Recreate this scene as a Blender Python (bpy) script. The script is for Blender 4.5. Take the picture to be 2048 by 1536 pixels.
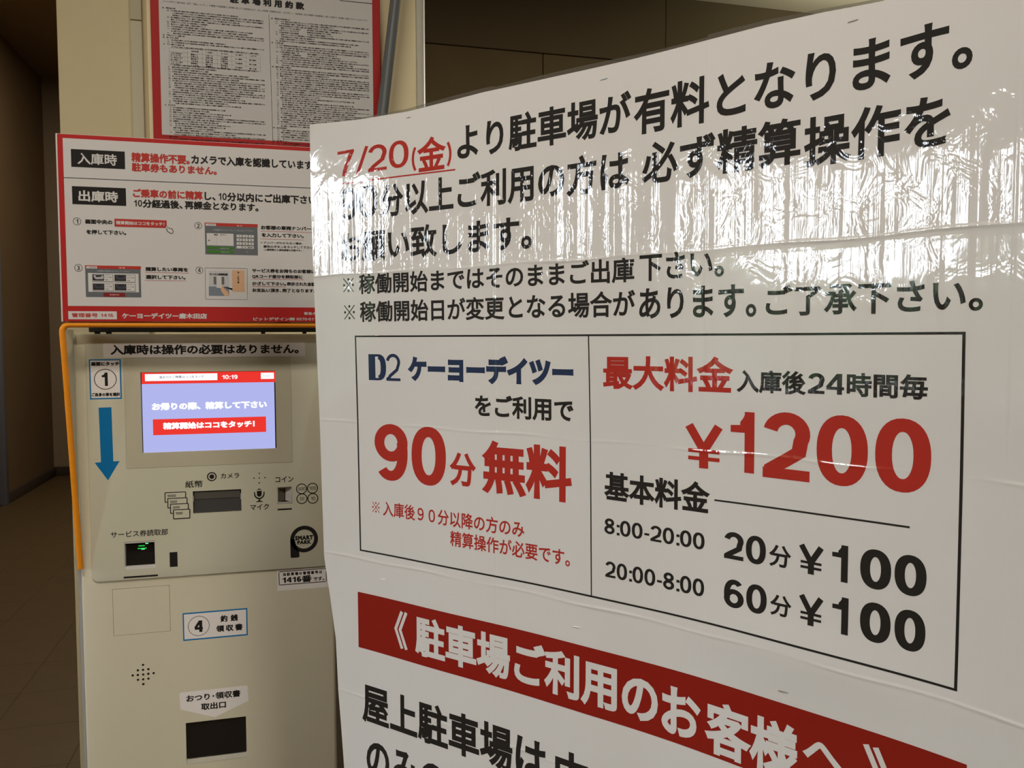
import bpy, bmesh, math, random
import numpy as np
from mathutils import Matrix, Vector
S_ = bpy.context.scene
for _o in list(bpy.data.objects): bpy.data.objects.remove(_o)
random.seed(7)
COL = S_.collection
PI = math.pi

# ------------------------------------------------------------------ camera
cam_d = bpy.data.cameras.new('camera'); cam = bpy.data.objects.new('camera', cam_d); COL.objects.link(cam)
cam_d.sensor_width = 36.0; cam_d.lens = 1660.0/2048*36; cam_d.clip_start = .02; cam_d.clip_end = 200
_R = Vector((0.96588394, -0.25896123, -0.0027012)); _U = Vector((0.01679007, 0.0522091, 0.99849502)); _F = Vector((0.25843047, 0.96447566, -0.05477591))
cam.matrix_world = Matrix(((_R.x, _U.x, -_F.x, 0), (_R.y, _U.y, -_F.y, 0), (_R.z, _U.z, -_F.z, 1.5), (0, 0, 0, 1)))
S_.camera = cam

# ------------------------------------------------------------------ light
W = bpy.data.worlds.new('daylight'); S_.world = W; W.use_nodes = True
wn = W.node_tree; bg = wn.nodes['Background']
bg.inputs['Color'].default_value = (.84, .92, 1.0, 1); bg.inputs['Strength'].default_value = 27.0
def area(name, loc, rot, sx, sy, power, color=(1, 1, 1), portal=False):
    d = bpy.data.lights.new(name, 'AREA'); d.shape = 'RECTANGLE'; d.size = sx; d.size_y = sy; d.energy = power; d.color = color
    o = bpy.data.objects.new(name, d); COL.objects.link(o); o.location = loc; o.rotation_euler = rot
    if portal: d.cycles.is_portal = True
    return o
area('window_portal', (-2.62, .1, 1.25), (0, -PI/2, 0), 2.4, 4.8, 1, portal=True)
# unseen warm lamps added to brighten machine, poster, hall and corridor; no fittings
for _x, _y, _z, _p, _b in ((1.2, -2.4, 3.3, 112, .84), (-.6, .15, 3.2, 37, .80), (-.6, 4.2, 4.3, 22, .74), (-1.2, 7.2, 4.3, 52, .74), (3.2, 3.6, 4.3, 95, .76)):
    area('added_fill_light', (_x, _y, _z), (0, 0, 0), 1.2, .3, _p, (1.0, .47+.55*_b, _b))
area('added_ceiling_fill', (4.6, 5.2, 3.75), (PI, 0, 0), 1.0, .3, 26, (1.0, .95, .80))  # unseen upward lamp, added to brighten the cream ceiling
S_.view_settings.view_transform = 'Standard'; S_.view_settings.look = 'None'
S_.view_settings.exposure = 0.0; S_.view_settings.gamma = 1.0; S_.view_settings.use_curve_mapping = False
S_.cycles.use_denoising = True; S_.cycles.max_bounces = 8; S_.cycles.diffuse_bounces = 4; S_.cycles.glossy_bounces = 4
S_.cycles.transparent_max_bounces = 8; S_.cycles.sample_clamp_indirect = 6; S_.cycles.caustics_reflective = False; S_.cycles.caustics_refractive = False

WIN_HEAD = 2.37
MULL = (-.95, .20, 1.52)
TILT = [0, 0, .0005, 0, -.0010, .0012, .0002]
SILL = 1.15

# measured layout of the print, millimetres in the plane of each board (poster: along the sheet, height)
DATA = {'sign': [['white_field','q','w',0,-376.1,1559.6,61.5,1851.7],
 ['heading_box','q','k',0,-363.7,1802.6,-276.8,1833.5],
 ['text_line','t','w',2,'入庫時',0.02,-353.7,1807.5,-289.8,1827.9],
 ['text_line','t','r',1,'精算操作不要。',0.045,-266.1,1815.9,-168.5,1833.2],
 ['text_line','t','k',1,'カメラで入庫を認識しています。',0.04,-166.3,1817.0,54.2,1834.6],
 ['text_line','t','r',1,'駐車券もありません。',0.045,-266.1,1799.2,-122.5,1815.0],
 ['ruled_line','l','k',1,-377.0,1783.4,64.8,1783.4,1.1],
 ['heading_box','q','k',0,-363.8,1737.8,-276.7,1769.2],
 ['text_line','t','w',2,'出庫時',0.03,-353.8,1742.8,-289.7,1762.7],
 ['text_line','t','r',1,'ご乗車の前に精算',0.045,-265.3,1753.3,-147.8,1769.2],
 ['text_line','t','k',1,'し、10分以内にご出庫下さい。',0.04,-144.8,1752.6,60.7,1769.5],
 ['text_line','t','k',1,'10分経過後、再課金となります。',0.04,-264.4,1735.6,-50.7,1751.2],
 ['number_ring','o','k',1,-357.3,1708.0,6.6,0.7],
 ['text_line','t','k',1,'1',0.03,-359.1,1703.8,-355.4,1711.9],
 ['text_line','t','k',1,'画面中央の',0.05,-344.0,1704.0,-300.0,1712.4],
 ['red_button','q','r',0,-296.8,1700.7,-210.1,1714.7],
 ['text_line','t','w',2,'精算開始はココをタッチ！',0.03,-294.1,1704.4,-214.1,1711.2],
 ['text_line','t','k',1,'を押して下さい。',0.05,-343.0,1686.1,-277.9,1694.2],
 ['hand_outline','p','k',1,[(-213.7,1703.7),(-210.5,1704.7),(-206.3,1701.1),(-201.0,1700.5),(-198.7,1694.9),(-200.1,1691.6),(-203.3,1690.6),(-209.7,1694.5),(-211.5,1698.7),(-209.6,1699.5)]],
 ['hand_fill','p','w',2,[(-212.7,1703.3),(-210.7,1703.8),(-206.3,1699.9),(-201.9,1699.6),(-199.8,1694.6),(-200.9,1692.5),(-203.3,1691.8),(-208.6,1695.3),(-210.5,1697.9),(-208.3,1698.4)]],
 ['number_ring','o','k',1,-156.7,1707.0,6.4,0.7],
 ['text_line','t','k',1,'2',0.03,-158.8,1702.9,-154.6,1710.8],
 ['sample_screen','q','sg',0,-145.6,1655.3,-53.4,1712.9],
 ['screen_header','q','r',1,-145.3,1707.1,-52.9,1712.9],
 ['logo_box','q','w',2,-143.8,1707.3,-126.0,1711.2],
 ['text_line','t','g',3,'SMARTPARK',0.02,-139.3,1708.4,-127.5,1710.0],
 ['text_line','t','pk',2,'10:17',0.02,-90.2,1707.6,-80.0,1710.1],
 ['text_line','t','lg',2,'お客様のナンバープレートを入力して下さい',0.02,-130.9,1698.6,-60.5,1701.8],
 ['number_panel','q','w',2,-142.5,1671.8,-95.9,1694.0],
 ['text_line','t','k',3,'地名\u3000５００',0.04,-130.1,1689.8,-109.1,1693.2],
 ['panel_line','l','g',3,-125.6,1689.1,-126.0,1671.6,0.2],
 ['panel_line','l','g',3,-106.4,1689.6,-106.8,1672.1,0.2],
 ['text_line','t','k',3,'あ',0.03,-139.9,1679.3,-137.0,1682.2],
 ['dash','l','k',3,-117.1,1680.3,-114.9,1680.3,0.4],
 ['green_button','q','gr',2,-143.0,1665.5,-95.6,1669.7],
 ['green_button','q','gr',2,-142.7,1658.0,-95.7,1663.0],
 ['text_line','t','lg',3,'入庫時間から探す',0.02,-120.4,1665.8,-103.7,1667.8],
 ['text_line','t','lg',3,'駐車位置から探す',0.02,-118.4,1659.0,-103.3,1661.0],
 ['key_button','q','w',2,-90.5,1687.9,-81.3,1692.6],
 ['text_line','t','k',3,'1',0.05,-86.9,1688.9,-84.8,1691.4],
 ['key_button','q','w',2,-79.9,1687.8,-70.7,1692.6],
 ['text_line','t','k',3,'2',0.05,-76.4,1688.8,-74.2,1691.3],
 ['key_button','q','w',2,-69.3,1687.8,-60.1,1692.5],
 ['text_line','t','k',3,'3',0.05,-65.8,1688.8,-63.6,1691.3],
 ['key_button','q','w',2,-90.6,1681.1,-81.5,1685.8],
 ['text_line','t','k',3,'4',0.05,-87.1,1682.1,-84.9,1684.6],
 ['key_button','q','w',2,-80.1,1681.0,-70.9,1685.8],
 ['text_line','t','k',3,'5',0.05,-76.5,1682.0,-74.3,1684.5],
 ['key_button','q','w',2,-69.5,1681.0,-60.3,1685.7],
 ['text_line','t','k',3,'6',0.05,-65.9,1682.0,-63.7,1684.5],
 ['key_button','q','w',2,-90.7,1674.3,-81.6,1679.0],
 ['text_line','t','k',3,'7',0.05,-87.2,1675.3,-85.0,1677.8],
 ['key_button','q','w',2,-80.2,1674.2,-71.0,1679.0],
 ['text_line','t','k',3,'8',0.05,-76.6,1675.2,-74.5,1677.7],
 ['key_button','q','w',2,-69.6,1674.1,-60.4,1678.9],
 ['text_line','t','k',3,'9',0.05,-66.0,1675.2,-63.9,1677.7],
 ['key_button','q','w',2,-90.9,1667.4,-81.7,1672.2],
 ['key_button','q','w',2,-80.3,1667.4,-71.1,1672.1],
 ['text_line','t','k',3,'0',0.05,-76.8,1668.4,-74.6,1670.9],
 ['key_button','q','w',2,-69.7,1667.3,-60.5,1672.1],
 ['text_line','t','k',3,'訂正',0.05,-68.9,1668.3,-62.3,1670.8],
 ['text_line','t','lg',2,'戻る',0.03,-74.4,1660.3,-70.4,1662.4],
 ['text_line','t','k',1,'お客様の車両ナンバー',0.05,-47.3,1703.4,43.3,1711.2],
 ['red_underline','l','r',1,-47.7,1700.6,44.8,1700.6,0.6],
 ['text_line','t','k',1,'を入力して下さい。',0.05,-46.4,1689.4,30.0,1697.4],
 ['red_underline','l','r',1,-48.0,1686.2,30.1,1686.2,0.6],
 ['text_line','t','k',1,'※ナンバーがわからない場合、',0.03,-48.9,1677.1,28.1,1681.6],
 ['text_line','t','k',1,'緑色のボタンをタッチして下さい。',0.03,-43.2,1669.6,48.4,1674.8],
 ['text_line','t','k',1,'(入庫時間から車両検索も可能です。)',0.04,-42.8,1664.2,29.0,1668.2],
 ['number_ring','o','k',1,-357.3,1626.7,6.5,0.7],
 ['text_line','t','k',1,'3',0.03,-359.6,1622.7,-355.3,1630.2],
 ['sample_screen','q','sg',0,-346.7,1575.5,-255.9,1631.4],
 ['screen_header','q','r',1,-346.4,1625.9,-255.3,1631.4],
 ['logo_box','q','w',2,-344.7,1625.9,-327.3,1629.8],
 ['text_line','t','g',3,'SMARTPARK',0.02,-339.6,1627.0,-328.8,1628.7],
 ['text_line','t','pk',2,'10:18',0.02,-292.1,1626.6,-282.0,1629.2],
 ['text_line','t','lg',2,'お客様の車両をタッチしてください',0.02,-327.5,1620.3,-274.0,1623.2],
 ['car_panel','q','w',1,-342.3,1584.7,-259.6,1618.0],
 ['card_edge','q','g',2,-335.5,1602.4,-301.4,1616.4],
 ['card','q','w',3,-335.1,1603.4,-302.2,1615.9],
 ['car_photo','q','dk',4,-334.9,1604.6,-316.5,1615.7],
 ['car_shape','p','lc',5,[(-333.1,1615.1),(-318.7,1615.3),(-316.9,1610.6),(-318.1,1607.2),(-330.2,1607.0),(-333.0,1611.0)]],
 ['car_windscreen','p','dk',6,[(-330.7,1614.4),(-319.7,1614.6),(-320.8,1611.7),(-328.7,1610.9)]],
 ['text_line','t','g',4,'８:４３入庫',0.03,-314.7,1609.8,-304.3,1612.1],
 ['card_line','l','k',4,-314.8,1606.2,-309.6,1606.1,0.7],
 ['card_line','l','g',4,-315.0,1614.9,-306.8,1614.9,0.4],
 ['card_edge','q','g',2,-299.6,1602.0,-265.0,1616.1],
 ['card','q','w',3,-299.2,1603.1,-265.8,1615.6],
 ['car_photo','q','dk',4,-299.0,1604.2,-280.3,1615.4],
 ['car_shape','p','dk2',5,[(-297.1,1614.8),(-282.5,1615.0),(-280.8,1610.3),(-281.9,1606.9),(-294.2,1606.7),(-297.0,1610.7)]],
 ['car_windscreen','p','dk',6,[(-294.6,1614.1),(-283.6,1614.3),(-284.7,1611.4),(-292.7,1610.6)]],
 ['text_line','t','g',4,'８:４３入庫',0.03,-278.4,1609.5,-267.9,1611.8],
 ['card_line','l','k',4,-278.6,1605.8,-273.3,1605.8,0.7],
 ['card_line','l','g',4,-278.8,1614.6,-270.5,1614.6,0.4],
 ['card_edge','q','g',2,-335.4,1585.9,-301.2,1600.0],
 ['card','q','w',3,-335.0,1587.0,-302.0,1599.6],
 ['car_photo','q','dk',4,-334.8,1588.1,-316.3,1599.3],
 ['car_shape','p','dk2',5,[(-332.9,1598.7),(-318.5,1598.9),(-316.8,1594.2),(-317.9,1590.8),(-330.1,1590.7),(-332.9,1594.7)]],
 ['car_windscreen','p','dk',6,[(-330.5,1598.1),(-319.6,1598.2),(-320.7,1595.3),(-328.5,1594.5)]],
 ['text_line','t','g',4,'８:４３入庫',0.03,-314.5,1593.4,-304.1,1595.6],
 ['card_line','l','k',4,-314.6,1589.7,-309.4,1589.7,0.7],
 ['card_line','l','g',4,-314.8,1598.5,-306.6,1598.5,0.4],
 ['card_edge','q','g',2,-299.5,1585.6,-264.9,1599.7],
 ['card','q','w',3,-299.1,1586.6,-265.7,1599.3],
 ['car_photo','q','dk',4,-298.9,1587.8,-280.2,1599.1],
 ['car_shape','p','dk2',5,[(-297.0,1598.4),(-282.4,1598.6),(-280.7,1593.9),(-281.8,1590.5),(-294.1,1590.3),(-296.9,1594.4)]],
 ['car_windscreen','p','dk',6,[(-294.6,1597.8),(-283.5,1597.9),(-284.6,1595.0),(-292.6,1594.2)]],
 ['text_line','t','g',4,'８:４３入庫',0.03,-278.3,1593.1,-267.8,1595.3],
 ['card_line','l','k',4,-278.5,1589.4,-273.2,1589.3,0.7],
 ['card_line','l','g',4,-278.7,1598.2,-270.4,1598.2,0.4],
 ['red_button','q','dr',2,-318.2,1576.3,-282.5,1583.3],
 ['text_line','t','pk',3,'前の画面に戻る',0.02,-307.9,1578.8,-292.3,1581.0],
 ['text_line','t','k',1,'精算したい車両を',0.05,-247.7,1622.7,-175.7,1630.4],
 ['red_underline','l','r',1,-248.7,1620.6,-174.5,1620.6,0.6],
 ['text_line','t','k',1,'選択して下さい。',0.05,-247.9,1608.4,-180.4,1616.2],
 ['red_underline','l','r',1,-249.3,1606.3,-180.0,1606.3,0.6],
 ['number_ring','o','k',1,-156.5,1626.2,6.3,0.7],
 ['text_line','t','k',1,'4',0.03,-158.9,1622.4,-154.4,1630.1],
 ['diagram_frame','l','k',1,-146.6,1630.7,-73.1,1630.7,0.5],
 ['diagram_frame','l','k',1,-73.1,1630.4,-73.6,1573.3,0.5],
 ['diagram_frame','l','k',1,-146.8,1573.4,-73.6,1573.4,0.5],
 ['diagram_frame','l','k',1,-146.6,1631.0,-146.8,1573.4,0.5],
 ['machine_sketch','q','ls',0,-140.4,1596.8,-105.6,1625.1],
 ['machine_sketch','q','bs',1,-141.0,1579.9,-105.8,1596.9],
 ['text_line','t','k',2,'サービス券読取部',0.06,-139.1,1617.1,-107.3,1621.2],
 ['slot_sketch','q','g',1,-132.2,1600.6,-113.7,1614.7],
 ['ticket_sketch','q','w',3,-127.4,1594.3,-118.4,1615.7],
 ['hand_sketch','p','sk',2,[(-120.6,1593.2),(-117.5,1600.0),(-113.3,1592.7),(-108.0,1588.2),(-105.7,1580.2),(-113.5,1580.1),(-118.8,1587.0)]],
 ['callout_pointer','p','k',2,[(-117.5,1597.2),(-99.7,1594.0),(-99.6,1590.3)]],
 ['ticket_picture','q','sk',1,-99.9,1587.8,-78.0,1627.5],
 ['text_line','t','k',2,'サ',0.06,-90.6,1620.9,-86.9,1624.6],
 ['text_stroke','l','k',2,-88.8,1619.4,-88.8,1616.6,0.6],
 ['text_line','t','k',2,'ビ',0.06,-90.7,1612.0,-87.0,1615.7],
 ['text_line','t','k',2,'ス',0.06,-90.8,1607.6,-87.1,1611.2],
 ['text_line','t','k',2,'券',0.06,-90.9,1603.2,-87.2,1606.8],
 ['text_line','t','k',1,'サービス券をお持ちのお客様は',0.05,-64.5,1623.5,50.0,1631.0],
 ['text_line','t','k',1,'QRコード部分を読取部に',0.05,-64.7,1613.0,26.5,1620.2],
 ['red_underline','l','r',1,-64.7,1611.8,28.7,1611.8,0.6],
 ['text_line','t','k',1,'かざして下さい。',0.05,-64.6,1599.9,-3.9,1607.0],
 ['text_line','t','k',1,'表示された金額を',0.05,-2.8,1599.8,57.0,1607.1],
 ['red_underline','l','r',1,-65.0,1598.1,-4.2,1598.1,0.6],
 ['text_line','t','k',1,'お支払い頂き、完了となります。',0.05,-64.8,1587.3,49.4,1594.7],
 ['number_box','q','w',1,-376.0,1536.1,-297.2,1550.3],
 ['text_line','t','r',2,'管理番号 1416',0.03,-370.7,1539.4,-303.1,1547.1],
 ['text_line','t','w',1,'ケーヨーデイツー唐木田店',0.045,-289.2,1537.2,-145.2,1547.7],
 ['text_line','t','w',1,'緊急の際は',0.03,28.0,1545.5,66.4,1551.1],
 ['text_line','t','w',1,'ピットデザイン㈱ 0570-011',0.03,-63.9,1534.5,49.7,1540.9]],'top_sticker': [['sticker_sheet','q','ws',0,-335.8,1465.9,30.1,1493.5],
 ['text_line','t','k',1,'入庫時は操作の必要はありません。',0.04,-323.8,1470.8,18.1,1490.3]],'touch_sticker': [['blue_edge','q','bl',0,-360.7,1388.4,-306.0,1463.3],
 ['sticker_sheet','q','ws',1,-358.4,1390.9,-308.4,1460.9],
 ['text_line','t','k',2,'画面にタッチ',0.06,-356.9,1450.9,-308.7,1458.6],
 ['number_ring','o','k',2,-333.5,1425.9,19.4,1.3],
 ['text_line','t','k1',2,'1',0.05,-339.6,1413.2,-329.4,1438.4],
 ['text_line','t','k',2,'ご自身の車を選択',0.06,-358.0,1393.5,-308.7,1400.7]],'blue_arrow': [['arrow','p','bl',0,[(-346.6,1372.8),(-324.5,1373.1),(-324.0,1270.8),(-313.0,1270.9),(-334.1,1235.0),(-356.2,1269.5),(-345.3,1270.1)]]],'panel_print': [['camera_ring','o','k',1,-149.5,1233.7,8.9,2.2],
 ['camera_dot','o','k',1,-149.5,1233.7,4.5,0],
 ['text_line','t','k',1,'カメラ',0.02,-133.3,1228.8,-98.7,1239.0],
 ['text_line','t','k',1,'紙幣',0.015,-198.2,1213.7,-166.1,1227.5],
 ['mic_hole','o','k',1,-61.2,1236.1,1.3,0],
 ['mic_hole','o','k',1,-71.5,1227.1,1.3,0],
 ['mic_hole','o','k',1,-61.4,1226.9,1.3,0],
 ['mic_hole','o','k',1,-50.7,1227.2,1.3,0],
 ['mic_hole','o','k',1,-61.6,1217.3,1.4,0],
 ['text_line','t','k',1,'マイク',0.02,-79.3,1163.4,-44.0,1175.3],
 ['text_line','t','k',1,'コイン',0.02,-30.9,1216.3,3.8,1228.1],
 ['bill_outline','l','k',1,-234.8,1206.4,-197.7,1206.4,1.6],
 ['bill_outline','l','k',1,-234.8,1206.7,-235.0,1188.1,1.6],
 ['bill_outline','l','k',1,-235.3,1187.9,-198.2,1187.9,1.6],
 ['bill_outline','l','k',1,-197.7,1206.2,-198.2,1187.8,1.6],
 ['bill_fill','q','pp',0,-234.1,1188.4,-198.9,1206.2],
 ['text_line','t','k',1,'10000',0.02,-231.2,1197.5,-215.5,1202.4],
 ['bill_outline','l','k',3,-230.1,1195.0,-195.4,1195.0,1.6],
 ['bill_outline','l','k',3,-230.1,1195.3,-230.2,1176.9,1.6],
 ['bill_outline','l','k',3,-230.5,1176.8,-195.8,1176.8,1.6],
 ['bill_outline','l','k',3,-195.4,1194.8,-195.8,1176.6,1.6],
 ['bill_fill','q','pp',2,-229.3,1177.2,-196.6,1194.7],
 ['text_line','t','k',3,'5000',0.02,-226.4,1185.9,-213.7,1190.9],
 ['bill_outline','l','k',5,-225.5,1183.8,-193.4,1183.8,1.6],
 ['bill_outline','l','k',5,-225.5,1184.0,-225.7,1166.2,1.6],
 ['bill_outline','l','k',5,-225.9,1166.1,-193.8,1166.1,1.6],
 ['bill_outline','l','k',5,-193.4,1183.7,-193.8,1166.0,1.6],
 ['bill_fill','q','pp',4,-224.8,1166.6,-194.5,1183.4],
 ['text_line','t','k',5,'2000',0.02,-221.9,1174.7,-209.1,1179.6],
 ['bill_outline','l','k',7,-220.4,1172.4,-190.8,1172.4,1.6],
 ['bill_outline','l','k',7,-220.4,1172.5,-220.6,1155.4,1.6],
 ['bill_outline','l','k',7,-220.8,1155.4,-191.2,1155.4,1.6],
 ['bill_outline','l','k',7,-190.8,1172.2,-191.2,1155.3,1.6],
 ['bill_fill','q','pp',6,-219.7,1155.9,-191.9,1171.9],
 ['text_line','t','k',7,'1000',0.02,-216.8,1163.1,-204.0,1168.1],
 ['mic_capsule','o','k',1,-61.9,1201.3,4.6,0],
 ['mic_body','q','k',0,-66.4,1194.0,-57.5,1201.5],
 ['mic_capsule','o','k',1,-62.0,1194.3,4.5,0],
 ['mic_gap','q','pp',2,-65.8,1201.4,-57.9,1203.5],
 ['mic_arc','p','k',1,[(-72.0,1199.6),(-69.9,1199.4),(-69.7,1194.7),(-67.9,1190.6),(-64.8,1188.2),(-62.1,1187.5),(-58.9,1188.2),(-56.2,1190.6),(-54.2,1194.4),(-53.9,1199.5),(-51.7,1199.4),(-52.1,1193.2),(-54.1,1188.8),(-57.9,1185.6),(-60.8,1184.6),(-60.9,1182.4),(-55.6,1180.4),(-55.6,1179.3),(-68.4,1179.4),(-68.4,1180.5),(-63.6,1182.2),(-63.5,1184.8),(-67.0,1186.1),(-70.1,1189.1),(-71.9,1193.6)]],
 ['underline_bar','l','k',1,-27.9,1162.2,-0.5,1162.2,3.2],
 ['coin_ring','o','k',1,19.0,1201.5,10.7,1.8],
 ['text_line','t','k',1,'500',0.01,12.5,1198.1,26.2,1204.9],
 ['coin_ring','o','k',1,40.2,1201.6,10.8,1.8],
 ['text_line','t','k',1,'100',0.01,33.6,1198.1,47.4,1205.0],
 ['coin_ring','o','k',1,19.3,1181.5,10.7,1.8],
 ['text_line','t','k',1,'50',0.01,15.2,1178.1,23.9,1184.9],
 ['coin_ring','o','k',1,40.5,1181.0,10.7,1.8],
 ['text_line','t','k',1,'10',0.01,36.3,1177.5,45.2,1184.4],
 ['text_line','t','k',1,'サービス券読取部',0.015,-332.3,1124.6,-231.3,1137.0],
 ['marker_block','q','k',1,-229.5,1061.7,-215.4,1090.4],
 ['underline_bar','l','k',1,-311.9,1047.4,-251.3,1047.4,3.4]],'logo': [['logo_ring','o','k',1,22.4,1099.8,27.0,7.7],
 ['logo_stem','p','k',1,[(-4.5,1101.0),(3.7,1100.5),(7.0,1085.9),(12.3,1074.1),(12.7,1064.8),(10.0,1063.3),(-2.9,1063.4),(-4.5,1064.9)]],
 ['text_line','t','k',1,'SMART',0.075,4.6,1097.8,39.8,1107.2],
 ['text_line','t','k',1,'PARK',0.075,8.8,1089.6,36.1,1097.2]],'number_sticker': [['sticker_sheet','q','ws',0,-31.2,997.5,68.2,1040.3],
 ['sticker_outline','l','k',1,-27.2,1036.0,64.5,1036.0,1.5],
 ['sticker_outline','l','k',1,-27.7,1034.3,-27.3,1010.2,1.5],
 ['sticker_outline','l','k',1,-27.6,1009.2,64.1,1009.2,1.5],
 ['sticker_outline','l','k',1,64.8,1035.4,64.7,1010.1,1.5],
 ['text_line','t','k',1,'当\u2009駐\u2009車\u2009場\u2009の\u2009管\u2009理\u2009番\u2009号\u2009は',0.05,-19.9,1026.3,56.6,1033.2],
 ['text_line','t','k',1,'1416番',0.045,-21.2,1011.0,36.3,1025.2],
 ['text_line','t','k',1,'です。',0.04,38.6,1012.0,60.6,1020.1]],'change_sticker': [['blue_edge','q','bl',0,-209.2,913.0,-89.1,968.1],
 ['sticker_sheet','q','ws',1,-206.9,915.8,-91.5,965.4],
 ['number_ring','o','k',2,-180.2,940.4,19.8,0.9],
 ['text_line','t','k1',2,'4',0.03,-188.6,928.1,-172.7,951.4],
 ['text_line','t','k',2,'釣\u2009\u2009銭',0.045,-139.9,944.0,-107.1,957.6],
 ['text_line','t','k',2,'領\u2009収\u2009書',0.045,-148.2,924.5,-98.7,938.3]],'outlet_label': [['label_sheet','p','ws',0,[(-218.4,808.9),(-215.3,811.2),(-94.7,811.8),(-91.6,809.8),(-90.6,779.9),(-154.6,754.6),(-217.6,777.6)]],
 ['text_line','t','k',1,'おつり･領収書',0.035,-206.3,790.4,-105.4,804.8],
 ['text_line','t','k',1,'取出口',0.035,-179.4,771.0,-133.0,785.0]],'speaker': [['speaker_hole','o','k',1,-282.7,873.6,2.2,0],
 ['speaker_hole','o','k',1,-292.1,863.9,2.2,0],
 ['speaker_hole','o','k',1,-282.9,863.8,2.2,0],
 ['speaker_hole','o','k',1,-273.4,864.1,2.2,0],
 ['speaker_hole','o','k',1,-301.5,854.8,2.2,0],
 ['speaker_hole','o','k',1,-292.3,854.7,2.2,0],
 ['speaker_hole','o','k',1,-282.9,854.7,2.2,0],
 ['speaker_hole','o','k',1,-273.7,855.0,2.3,0],
 ['speaker_hole','o','k',1,-264.1,855.3,2.2,0],
 ['speaker_hole','o','k',1,-292.3,845.3,2.2,0],
 ['speaker_hole','o','k',1,-283.1,845.2,2.2,0],
 ['speaker_hole','o','k',1,-273.6,845.5,2.2,0],
 ['speaker_hole','o','k',1,-283.1,835.7,2.3,0]],'screen': [['screen_picture','q','e_bg',0,-271.8,1276.6,-30.0,1437.1],
 ['header','q','e_r',1,-271.8,1415.4,-27.6,1437.1],
 ['pill','q','e_w',2,-265.6,1421.0,-135.8,1434.1],
 ['text_line','t','e_g',3,'過去分のご精算はココをタッチ',0.02,-240.8,1425.4,-160.0,1430.8],
 ['text_line','t','e_w',2,'10:19',0.03,-127.3,1422.7,-98.6,1430.7],
 ['pill','q','e_w',2,-54.8,1421.9,-30.4,1434.0],
 ['text_line','t','e_g',3,'English',0.0,-49.8,1425.7,-35.4,1429.9],
 ['text_line','t','e_w',1,'お帰りの際、 精算して下さい',0.055,-255.2,1364.2,-44.5,1379.2],
 ['button','q','e_r',1,-253.8,1317.2,-46.8,1347.7],
 ['text_line','t','e_w',2,'精算開始はココをタッチ！',0.055,-236.0,1327.4,-68.1,1340.9]],'board': [['white_field','q','w',0,-274.2,1969.8,207.9,2352.6],
 ['text_line','t','k',1,'駐 車 場 利 用 約 款',0.06,-119.9,2280.1,48.2,2298.4],
 ['ruled_line','l','k',1,131.4,2311.1,208.0,2311.1,1.6],
 ['text_line','t','k',1,'ピットデザイン株式会社（以下「当社」という。）が管理する駐車場は、当約款に従ってご利用頂きます。また、利用者（同乗者を含む。以下同じ。）は駐車時、当社が管理する駐車場に入庫した時点で、当約款に合意したものとみなします。',0.01,-264.0,2267.7,197.1,2272.1],
 ['column_line','l','k',1,-33.2,2261.9,-29.3,1956.4,0.9]]}
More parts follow.
